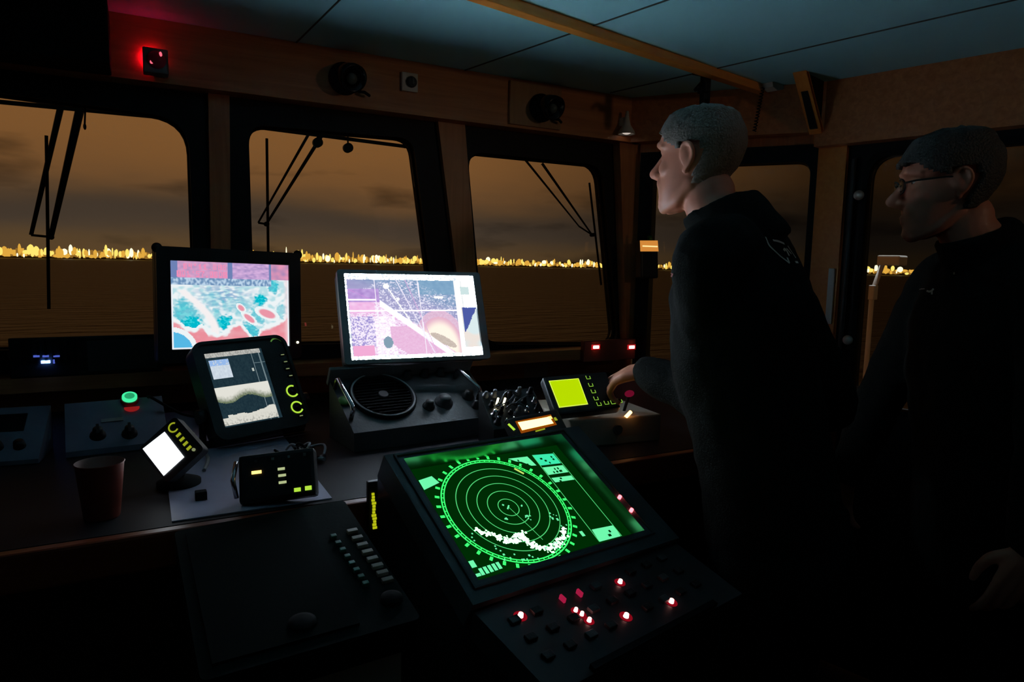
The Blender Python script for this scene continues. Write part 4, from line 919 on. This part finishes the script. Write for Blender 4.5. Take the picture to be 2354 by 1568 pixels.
# ---- switched off second console with two rows of keys
s_ = .92; CFm = frame((.19*s_, 1.093*s_, 1.5-.503*s_), -8.6, 81.6, 10.4); cw, ch = .30*s_/2, .395*s_/2
c0 = CFm @ V((0, 0, 0))
root = thing('plotter_console', 'dark flat topped console with two rows of keys, left of the radar', 'console', (c0.x, c0.y, 0))
bm = new(); prism(bm, rrect(-cw, -ch, cw, ch, .01, 4), -.045, 0, CFm); obj('top_case', bm, mat('teal grey case', (.005, .013, .012), .8, spec=.06, bump=.05, bscale=150), root)
bm = new(); prism(bm, [(-cw+.015, -ch+.02), (.058, -ch+.02), (.058, ch-.02), (-cw+.015, ch-.02)], 0, .004, CFm); obj('lid', bm, mat('dark lid', (.003, .009, .008), .8, spec=.05), root)
bm = body_to(CFm, -cw+.02, cw-.02, -ch+.02, ch-.03, -.05, 0); obj('pedestal', bm, BEIGE, root)
for k in range(8):
    q = on((767+10.5*k, 1232+15.5*k), CFm, .004); bm = new(); box(bm, (q.x, q.y, .003), (.009, .008, .006), CFm, bev=.001); o = obj('green_key', bm, mat('green key %d' % k, (.06, .26, .20), .5) if k == 0 else bpy.data.materials['green key 0'], root)
    q = on((810+11.5*k, 1220+16*k), CFm, .004); bm = new(); box(bm, (q.x, q.y, .003), (.017, .009, .006), CFm, bev=.001); obj('pale_key', bm, BEIGE, root)
for (x, y, r_) in ((900, 1375, .016), (695, 1432, .019)):
    q = on((x, y), CFm, .004); bm = new(); lathe(bm, [(r_, 0), (r_*.95, .007), (r_*.6, .009), (.0005, .010)], 24, CFm @ T(q.x, q.y, 0)); obj('dial', bm, RUB, root)
# ---- narrow strip with a yellow lit scale in the gap
root = thing('scale_strip', 'narrow black strip with a yellow lit scale between the two consoles', 'indicator', (.36, 1.19, .93))
yy = 1.198; P0, P1 = atb(852, 1120, yy), atb(915, 1225, yy)
bm = new(); box(bm, ((P0.x+P1.x)/2, yy+.006, (P0.z+P1.z)/2), (P1.x-P0.x+.01, .012, P0.z-P1.z+.02), bev=.002); obj('panel', bm, BLK, root)
rg = random.Random(4)
for k in range(12):
    p = atb(858+.3*k+rg.uniform(-1, 1), 1136+7*k, yy-.001); bm = new(); box(bm, (p.x, yy-.001, p.z), (.0065+rg.uniform(-.002, .002), .003, .0042)); obj('scale_mark', bm, emis('scale light', (.62, .66, .01), .75) if k == 0 else bpy.data.materials['scale light'], root)
for (x, y, h_) in ((884, 1158, .030), (896, 1192, .022)):
    p = atb(x, y, yy-.001); bm = new(); box(bm, (p.x, yy-.001, p.z), (.016, .003, h_), bev=.001); obj('yellow_reflection', bm, emis('dim yellow reflection', (.075, .075, .002), 1) if h_ > .025 else bpy.data.materials['dim yellow reflection'], root)  # glowing patches painted for a blurred yellow reflection on the radar's side

# ================================================================== PEOPLE
SKIN = mat('skin', (.64, .235, .145), .5, var=.12, bscale=25, bump=.06)
HAIRM = mat('grey hair', (.20, .155, .13), .55, bump=.6, bscale=220, var=.5)
HAIRD = mat('dark grey hair', (.04, .037, .034), .55, bump=.6, bscale=220, var=.5)
JACK = mat('black fleece', (.007, .009, .008), .95, spec=.15, bump=.25, bscale=260)
TROU = mat('dark trousers', (.005, .005, .006), .9, spec=.15, bump=.2, bscale=200)
SHOE = mat('black leather', (.012, .011, .010), .4)
EYEW = mat('eye', (.5, .48, .45), .2); LIPM = mat('lips', (.34, .15, .13), .5)
EMB = mat('grey print', (.80, .80, .77), .8); EMBW = mat('pale print', (.55, .55, .50), .8); BADGE = mat('red sleeve badge', (.55, .16, .14), .7); BADGW = mat('pale sleeve badge', (.6, .5, .48), .7)

HEAD = [(-.119, .050, .083, .020), (-.110, .018, .096, .034), (-.095, .000, .101, .045), (-.078, -.022, .099, .053), (-.066, -.034, .101, .057), (-.052, -.048, .099, .061),
        (-.035, -.062, .096, .065), (-.016, -.078, .093, .068), (.002, -.090, .090, .070), (.020, -.097, .087, .071), (.034, -.100, .094, .073), (.050, -.101, .097, .075),
        (.068, -.099, .092, .075), (.086, -.092, .080, .071), (.102, -.078, .060, .060), (.113, -.058, .036, .044), (.121, -.028, .006, .020)]
def headrings(off=0., seg=40, lo=-9):
    out = []
    for z, yb, yf, hw in HEAD:
        cy = (yb+yf)/2; ry = (yf-yb)/2+off; rx = hw+off; ring = []
        for k in range(seg):
            a = 2*PI*k/seg; c, s = math.cos(a), math.sin(a); e = .86
            x = rx*math.copysign(abs(c)**e, c); y = ry*math.copysign(abs(s)**e, s)
            if s > 0 and z < -.03: x *= 1-.18*s*s                      # chin narrows to the front
            ring.append(V((x, cy+y, z+(off if z > .1 else 0))))
        out.append(ring)
    return out
def skinrings(bm, rings, M=I4, capz=.004):
    L = [[bm.verts.new(M @ p) for p in r] for r in rings]; n = len(L[0])
    for p, q in zip(L, L[1:]):
        for k in range(n): bm.faces.new((p[k], p[(k+1) % n], q[(k+1) % n], q[k]))
    bm.faces.new(L[0][::-1]); bm.faces.new(L[-1])
def limb(bm, pts, rad, seg=16, flat=None):
    """tapered closed limb through joints"""
    pts = [V(p) for p in pts]; P = []; Rr = []
    for i in range(len(pts)-1):
        for k in range(6): t = k/6; P.append(pts[i].lerp(pts[i+1], t)); Rr.append(rad[i]+(rad[i+1]-rad[i])*t)
    P.append(pts[-1]); Rr.append(rad[-1])
    for _ in range(2): P = [P[0]]+[(P[i-1]+P[i]*2+P[i+1])/4 for i in range(1, len(P)-1)]+[P[-1]]
    tube(bm, P, Rr, seg); ell(bm, P[0], rad[0]*.98, u=seg, v=10); ell(bm, P[-1], rad[-1]*.98, u=seg, v=10)
def torso(bm, rings, seg=36):
    """rings: centre, half width, half depth, tilt axis along local x"""
    L = []
    for c, rx, ry in rings:
        L.append([V(c)+V((rx*math.copysign(abs(math.cos(a))**.85, math.cos(a)), ry*math.copysign(abs(math.sin(a))**.9, math.sin(a)), 0)) for a in [2*PI*k/seg for k in range(seg)]])
    skinrings(bm, L)
def hand(bm, wrist, fwd, nrm, side, s=1., curl=(12, 18, 20, 24), thumb=(.55, .75)):
    """palm, four unequal fingers and a thumb; fwd along the hand, nrm out of its back, side = thumb side"""
    fwd = V(fwd).normalized(); nrm = (V(nrm)-fwd*V(nrm).dot(fwd)).normalized(); sd = fwd.cross(nrm)*side
    wrist = V(wrist)
    limb(bm, [wrist-fwd*.03*s, wrist+fwd*.012*s], [.026*s, .024*s], 12)
    for k in range(4):
        o = (.030-.020*k)*s; b = wrist+fwd*.012*s+sd*o*.62; e = wrist+fwd*(.088-.004*abs(k-1)-.003*k)*s+sd*o
        limb(bm, [b, (b+e)/2+nrm*.004*s, e], [.014*s, .0145*s, .0112*s], 10)
        ln = (.043, .048, .045, .035)[k]*s; d = fwd.copy(); p = e; c = curl[k]
        d = (d+sd*(.07-.05*k)).normalized(); ax = d.cross(-nrm)
        pts = [p]; 
        for j, (fr, cc) in enumerate(((1., c), (.62, c*1.5), (.48, c*1.2))):
            d = (M4.Rotation(R(cc), 3, ax) @ d); p = p+d*ln*fr; pts.append(p)
        limb(bm, pts, [.0102*s, .0092*s, .0083*s, .0068*s], 10)
    b = wrist+fwd*.022*s+sd*.020*s; m = b+(fwd*thumb[0]+sd*thumb[1]-nrm*.25).normalized()*.042*s; e = m+(fwd*.85+sd*.25-nrm*.25).normalized()*.032*s; t = e+(fwd*.95+sd*.0-nrm*.2).normalized()*.024*s
    limb(bm, [b, m, e, t], [.015*s, .012*s, .0098*s, .0078*s], 10)
def bake(name, bm, m, parent, M, voxel, smooth=2, disp=0., dscale=.06):
    """one continuous surface from overlapping closed volumes"""
    base = parent.location
    for v in bm.verts: v.co = (M @ v.co)-base
    me = bpy.data.meshes.new(name+'_raw'); bm.to_mesh(me); bm.free(); o = bpy.data.objects.new(name, me); C.objects.link(o)
    md = o.modifiers.new('remesh', 'REMESH'); md.mode = 'VOXEL'; md.voxel_size = voxel; md.use_smooth_shade = True
    if smooth: sm = o.modifiers.new('smooth', 'SMOOTH'); sm.iterations = smooth; sm.factor = .5
    if disp:
        tx = bpy.data.textures.new(name+' folds', 'CLOUDS'); tx.noise_scale = dscale; tx.noise_depth = 1
        dm = o.modifiers.new('folds', 'DISPLACE'); dm.texture = tx; dm.strength = disp; dm.mid_level = .5; dm.texture_coords = 'LOCAL'
    dg = bpy.context.evaluated_depsgraph_get(); dg.update(); nm = bpy.data.meshes.new_from_object(o.evaluated_get(dg)); nm.name = name
    o.modifiers.clear(); o.data = nm; bpy.data.meshes.remove(me); nm.materials.clear(); nm.materials.append(m); o.parent = parent
    return o
def head_mesh(bm, H, nose=1.):
    """skull, jaw, features; H places it (origin between the ears, y ahead)"""
    skinrings(bm, headrings(), H)
    P = lambda x, y, z: H @ V((x, y, z))
    limb(bm, [P(0, .088, .026), P(0, .106, .000), P(0, .119*nose, -.020)], [.009, .0105, .0125], 12)     # nose
    limb(bm, [P(0, .119*nose, -.020), P(0, .100, -.030)], [.0115, .012], 12)
    for s in (-1, 1):
        ell(bm, (s*.013, .103, -.026), (.0085, .012, .009), H)
        limb(bm, [P(s*.012, .092, .042), P(s*.034, .089, .046), P(s*.056, .068, .038)], [.0085, .0095, .007], 10)  # brow
        ell(bm, (s*.037, .056, -.014), (.025, .030, .026), H)                                            # cheek bone
        ell(bm, (s*.018, .085, -.047), (.022, .014, .020), H)                                            # muzzle
        limb(bm, [P(s*.048, -.010, -.055), P(s*.041, .028, -.090), P(s*.014, .080, -.108)], [.016, .016, .015], 10)
        ell(bm, (s*.031, .073, .0265), (.0165, .0125, .0080), H); ell(bm, (s*.031, .073, .0115), (.0155, .0115, .0065), H)  # jaw line
        # ear: shell rim, lobe, tragus
        E_ = [P(s*(.071+.0), .008, .004), P(s*.080, .004, .028), P(s*.086, -.010, .036), P(s*.088, -.024, .028), P(s*.086, -.028, .008), P(s*.081, -.018, -.012), P(s*.075, -.004, -.026)]
        tube(bm, smooth(E_, 5), .0052, 8); ell(bm, E_[0], .0052, u=8, v=6); ell(bm, E_[-1], (.006, .008, .009), u=10, v=8)
        ell(bm, (s*.0775, -.010, .006), (.0075, .019, .027), H)
    ell(bm, (0, .092, .003+.0), (.010, .008, .012), H); ell(bm, (0, .102, -.025), (.014, .016, .010), H)
    limb(bm, [P(-.022, .090, -.063), P(0, .102, -.0605), P(.022, .090, -.063)], [.004, .0065, .004], 10)        # lips
    limb(bm, [P(-.018, .090, -.073), P(0, .1005, -.0735), P(.018, .090, -.073)], [.004, .007, .004], 10)
    ell(bm, (0, .088, -.103), (.020, .016, .014), H)                                                       # chin
def hair(name, H, parent, m, front=.080, temple=.03, thin=.011):
    bm = bmesh.new(); rings = headrings(thin, 64); n = 64; rows = []
    def line(k):
        a = 2*PI*k/n; s, c = math.sin(a), abs(math.cos(a))
        if s > .55: return front-.018*(1-s)/.45 + .006*math.sin(9*a)
        if s > .16: return temple+(front-.02-temple)*(s-.16)/.39 - .008
        if s > .06: return -.006+(temple-.002)*(s-.06)/.10
        if s > .02: return .042-.048*(s-.02)/.04
        if s > -.26: return .042
        if s > -.42: return .042-.104*(-.26-s)/.16
        return -.062+.010*c
    dense = []
    for r0, r1 in zip(rings, rings[1:]):
        for t in (0, .34, .67): dense.append([a.lerp(b, t) for a, b in zip(r0, r1)])
    dense.append(rings[-1])
    vs = {}
    for j, ring in enumerate(dense):
        for k, p in enumerate(ring):
            if p.z >= line(k)-.004:
                ofs = (nz(p.x*1.0+5, p.y*1.0, 55, 3)-.5)*.006+(nz(k*.35, p.z*20, 1.3, 6)-.5)*.005
                d = V((p.x, p.y+.005, max(0, p.z-.03))); d.normalize(); vs[j, k] = bm.verts.new(H @ (p+d*ofs))
    for j in range(len(dense)-1):
        for k in range(n):
            ks = [(j, k), (j, (k+1) % n), (j+1, (k+1) % n), (j+1, k)]
            if all(q in vs for q in ks): bm.faces.new([vs[q] for q in ks]).smooth = True
    top = [vs[len(dense)-1, k] for k in range(n)]; bm.faces.new(top)
    bm.normal_update(); geom = bm.faces[:]
    bmesh.ops.recalc_face_normals(bm, faces=geom)
    o = obj(name, bm, m, parent); md = o.modifiers.new('thick', 'SOLIDIFY'); md.thickness = .012; md.offset = -1
    return o
def eyes(H, parent):
    for s in (-1, 1):
        bm = bmesh.new(); ell(bm, (s*.031, .0705, .0195), .0125, H, 0, 16, 12); ey = obj('eye', bm, EYEW, parent)
        bm = bmesh.new(); ell(bm, (s*.031, .0800, .0185), (.0058, .0035, .0058), H); obj('iris', bm, mat('iris', (.05, .045, .04), .2) if 'iris' not in bpy.data.materials else bpy.data.materials['iris'], ey)
def patch(name, o, pts, w, parent, m, M, look, off=.0025):
    """cloth print laid on the jacket o: strokes given as 2-D lists in frame M, thrown onto the cloth along look"""
    bvh = BVHTree.FromPolygons([v.co.copy() for v in o.data.vertices], [p.vertices[:] for p in o.data.polygons])
    base = parent.location; bm = bmesh.new()
    for st in pts:
        st = smooth([V((x, y, 0)) for x, y in st], 5); L = []
        for i, p in enumerate(st):
            d = (st[min(i+1, len(st)-1)]-st[max(i-1, 0)]).normalized(); s = V((-d.y, d.x, 0))*w/2; row = []
            for q in (p+s, p, p-s):
                h = bvh.ray_cast((M @ q)-base, look)
                row.append(None if h[0] is None else h[0]+h[1]*off)
            L.append(row)
        for a, b in zip(L, L[1:]):
            for k in (0, 1):
                f = [a[k], a[k+1], b[k+1], b[k]]
                if any(x is None for x in f): continue
                bm.faces.new([bm.verts.new(x) for x in f])
    me = bpy.data.meshes.new(name); bm.to_mesh(me); bm.free(); me.materials.append(m); q = bpy.data.objects.new(name, me); C.objects.link(q); q.parent = parent
    return q

def person(label, feet, az, headpos, haz, hpitch, hroll, lean, lwrist, lelbow, rwrist, relbow, lh, rh, hairm, nose, hairkw, sh=(.195, .195)):
    """az, haz: compass headings of chest and face (clockwise from the bow)"""
    root = thing('person', label, 'person', feet)
    Bm = M4.Translation(V(feet)) @ M4.Rotation(-R(az), 4, 'Z'); Bi = Bm.inverted()
    H = M4.Translation(V(headpos)) @ M4.Rotation(-R(haz), 4, 'Z') @ M4.Rotation(R(hpitch), 4, 'X') @ M4.Rotation(R(hroll), 4, 'Y') @ M4.Diagonal((.94, .94, .94, 1))
    L = lambda p: Bi @ V(p)
    hd = L(headpos); nb = L(H @ V((0, -.035, -.075)))                     # neck top
    cb = V((hd.x*.7, hd.y-.105, hd.z-.168))                              # neck base
    k = cb.y                                                              # forward lean at the shoulders
    S = {s: V((cb.x+s*sh[0 if s < 0 else 1], k-.005, cb.z-.055)) for s in (-1, 1)}
    hip = .93*headpos[2]/1.72
    def chain(bm, ex, jacket):
        e = ex
        torso(bm, [((0, 0, hip-.14), .165+e, .115+e), ((0, 0, hip-.04), .172+e, .125+e), ((0, .008+k*.15, hip+.08), .160+e, .118+e), ((cb.x*.4, k*.45, hip+.20), .165+e, .120+e),
                   ((cb.x*.7, k*.75, hip+.34), .182+e, .128+e), ((cb.x*.9, k*.92-.01, cb.z-.14), .190+e, .126+e), ((cb.x, k-.012, cb.z-.07), .168+e, .105+e), ((cb.x, k-.01, cb.z-.025), .115+e, .078+e), ((cb.x, k-.005, cb.z+.012), .070+e, .064+e)])
        for s, w_, el_ in ((-1, lwrist, lelbow), (1, rwrist, relbow)):
            a = S[s]; b = L(el_); c = L(w_); 
            if jacket: c = c+(b-c).normalized()*.02
            limb(bm, [V((cb.x+s*.09, a.y, a.z+.015)), a+V((-s*.01, 0, 0)), a.lerp(b, .5), b, b.lerp(c, .4), c], [.066+e, .062+e, .050+e, .042+e, .040+e*.8, .029+e*(.9 if jacket else 1)], 18)
    # the body, one continuous surface from crown to feet
    bm = bmesh.new(); t = bmesh.new(); head_mesh(t, Bi @ H, nose); join(bm, t)
    limb(bm, [nb, L(H @ V((0, -.032, -.10))), cb+V((0, 0, -.01))], [.056, .058, .066], 20)
    chain(bm, 0, False)
    for s in (-1, 1):
        limb(bm, [(s*.085, 0, hip-.04), (s*.095, .012, hip*.52), (s*.10, -.015, .085)], [.088, .058, .040], 18)
        limb(bm, [(s*.10, -.04, .045), (s*.105, .06, .035), (s*.112, .14, .026)], [.036, .036, .024], 14)
    hand(bm, L(lwrist), Bi.to_3x3() @ V(lh[0]), Bi.to_3x3() @ V(lh[1]), lh[2], 1., **lh[3]); hand(bm, L(rwrist), Bi.to_3x3() @ V(rh[0]), Bi.to_3x3() @ V(rh[1]), rh[2], 1., **rh[3])
    body = bake('body', bm, SKIN, root, Bm, .0034, 6)
    hair('hair', H, root, hairm, **hairkw); eyes(H, root)
    bm = bmesh.new(); chain(bm, .018, True)
    # stand-up collar
    up = (nb-cb).normalized(); 
    ringc = []
    for z_, r_ in ((-.03, .088), (.02, .083), (.060, .079), (.085, .076)):
        c_ = cb+up*z_; ringc.append([c_+V((r_*math.cos(2*PI*q/28), r_*1.05*math.sin(2*PI*q/28)-.002, -.034*math.sin(2*PI*q/28))) for q in range(28)])
    skinrings(bm, ringc)
    jk = bake('jacket', bm, JACK, root, Bm, .0075, 3, .012, .07)
    bm = bmesh.new()
    torso(bm, [((0, 0, hip-.20), .150, .11), ((0, 0, hip-.10), .176, .128), ((0, 0, hip), .176, .128), ((0, 0, hip+.05), .165, .12)])
    for s in (-1, 1): limb(bm, [(s*.085, 0, hip-.08), (s*.095, .012, hip*.52), (s*.10, -.015, .10)], [.100, .074, .062], 18)
    bake('trousers', bm, TROU, root, Bm, .009, 3, .012, .09)
    for s in (-1, 1):
        bm = bmesh.new(); limb(bm, [(s*.10, -.055, .048), (s*.105, .06, .045), (s*.114, .165, .034)], [.046, .046, .034], 16); ell(bm, (s*.10, -.03, .08), (.045, .055, .05))
        for v in bm.verts:
            if v.co.z < .004: v.co.z = .004
            v.co = Bm @ v.co
        o = obj('shoe', bm, SHOE, root)
    return root, Bm, H, body, jk
# ---- the man at the desk, seen from behind his left shoulder
hp_ = CAM+ray(1606, 374)*1.57
root, Bm, H, body, jk = person('grey haired man in a black fleece standing at the desk, looking out ahead', (1.20, .965, 0), -26, hp_, -20, 0, 0, 0,
    lwrist=(1.065, 1.285, 1.245), lelbow=(1.10, 1.08, 1.20), rwrist=(1.40, 1.19, 1.13), relbow=(1.45, 1.04, 1.17),
    lh=((-.30, .9, -.34), (-.35, .15, .9), 1, dict(curl=(10, 24, 32, 36))), rh=((-.2, .9, -.35), (.3, .1, .9), -1, {}), hairm=HAIRM, nose=1.02, hairkw=dict(front=.082, temple=.034))
look = ray(1800, 575).normalized(); FM = M4((CR, CU, -CF)).transposed().to_4x4(); FM.translation = CAM+ray(1800, 575)*.9
k_ = .9/FPX
def px(lst, cx, cy): return [[((x-cx)*k_, -(y-cy)*k_) for x, y in s] for s in lst]
bv = BVHTree.FromPolygons([v.co.copy() for v in jk.data.vertices], [p.vertices[:] for p in jk.data.polygons])
bh = bv.ray_cast(CAM-root.location, look); bp_ = bh[0]+root.location; bn = V((bh[1].x, bh[1].y, 0)).normalized()
bn = (bn+V((math.sin(R(-26)), math.cos(R(-26)), 0))*-.6).normalized()                     # face of the back, between the local cloth and the spine
bx_ = V((0, 0, 1)).cross(bn); st_ = 1/max(.45, abs(bx_.dot(CR))); k_ = (bp_-CAM).length/FPX
BF_ = M4((bx_*st_, V((0, 0, 1)), bn)).transposed().to_4x4(); BF_.translation = bp_+bn*.15
patch('back_emblem', jk, px([[(1772, 550), (1768, 562), (1770, 575), (1778, 590), (1790, 604)], [(1791, 603), (1795, 592)], [(1786, 556), (1800, 558), (1815, 562)], [(1797, 578), (1806, 574), (1804, 588)], [(1812, 572), (1818, 584)], [(1826, 566), (1831, 578), (1830, 592)], [(1815, 601), (1828, 601)]], 1800, 575), .0045, root, EMB, BF_, -bn)['label'] = 'grey printed emblem on the back of the jacket'
k_ = .9/FPX
FM2 = FM.copy(); FM2.translation = CAM+ray(1545, 640)*.9
patch('sleeve_badge', jk, px([[(1548, 622), (1544, 634), (1541, 648)]], 1545, 640), .0060, root, BADGE, FM2, ray(1545, 640).normalized())['label'] = 'red badge on the left sleeve'
patch('sleeve_badge_edge', jk, px([[(1541, 648), (1537, 657)]], 1545, 640), .0045, root, BADGW, FM2, ray(1545, 640).normalized())
# ---- the man at the right edge with glasses
hp_ = CAM+ray(2180, 432)*1.55
root, Bm, H, body, jk = person('man with glasses in a black jacket standing by the side door at the right', (1.70, .80, 0), -62, hp_, -42, -6, 0, 0,
    lwrist=(1.47, .62, .98), lelbow=(1.50, .62, 1.19), rwrist=(1.62, 1.12, .95), relbow=(1.72, 1.10, 1.17),
    lh=((-.2, .15, -.95), (-.6, -.7, .1), 1, {}), rh=((-.1, .1, -.95), (.3, .9, .1), -1, {}), hairm=HAIRD, nose=1.04, hairkw=dict(front=.070, temple=.034, thin=.016))
GLF = mat('black spectacle frame', (.015, .014, .014), .3)
bm = bmesh.new()
for s in (-1, 1):
    tube(bm, [H @ V((s*.034+.024*math.cos(a), .108-.006*abs(math.cos(a)), .012+.018*math.sin(a))) for a in [2*PI*k/24 for k in range(24)]], .0019, 6, closed=True)
    tube(bm, [H @ V(p) for p in ((s*.058, .102, .018), (s*.072, .080, .020), (s*.078, .02, .020), (s*.080, -.012, .016), (s*.079, -.022, .002))], .0021, 6)
tube(bm, [H @ V(p) for p in ((-.011, .109, .015), (0, .113, .018), (.011, .109, .015))], .0018, 6)
g = obj('glasses', bm, GLF, root); g['label'] = 'thin dark spectacles'
for s in (-1, 1):
    bm = bmesh.new(); prism(bm, [(.0225*math.cos(a), .0165*math.sin(a)) for a in [2*PI*k/24 for k in range(24)]], -.0006, .0006, H @ T(s*.034, .1055, .012) @ M4.Rotation(R(90), 4, 'X')); obj('lens', bm, GLASS, g)
FM3 = FM.copy(); FM3.translation = CAM+ray(2140, 670)*.9
patch('chest_emblem', jk, px([[(2126, 669), (2138, 672), (2148, 668), (2155, 660)], [(2148, 670), (2148, 683)]], 2140, 670), .0042, root, EMBW, FM3, ray(2140, 670).normalized())['label'] = 'pale bird shaped emblem on the chest'
patch('chest_piping', jk, px([[(2095, 662), (2118, 661)]], 2140, 670), .0016, root, EMB, FM3, ray(2140, 670).normalized())
FM3.translation = CAM+ray(2195, 628)*.9
patch('zip_pull', jk, px([[(2195, 623), (2195, 633)]], 2195, 628), .0035, root, EMB, FM3, ray(2195, 628).normalized())

# ================================================================== LIGHT AND EXPOSURE
# added fill spot, unseen aft to starboard, brightens the front fascia
al = bpy.data.lights.new('fascia_fill', 'SPOT'); al.energy = 5.5; al.color = (1, .70, .45); al.spot_size = R(44); al.spot_blend = .8; al.shadow_soft_size = .06
ao = bpy.data.objects.new('fascia_fill', al); C.objects.link(ao); ao.location = (2.2, -.8, 2.03); ao.rotation_euler = (V((1.22, 2.2, 2.10))-ao.location).to_track_quat('-Z', 'Y').to_euler()
vs_ = bpy.context.scene.view_settings; bpy.context.scene.display_settings.display_device = 'sRGB'
vs_.view_transform = 'Standard'; vs_.look = 'None'; vs_.exposure = 0; vs_.gamma = 1; vs_.use_curve_mapping = False
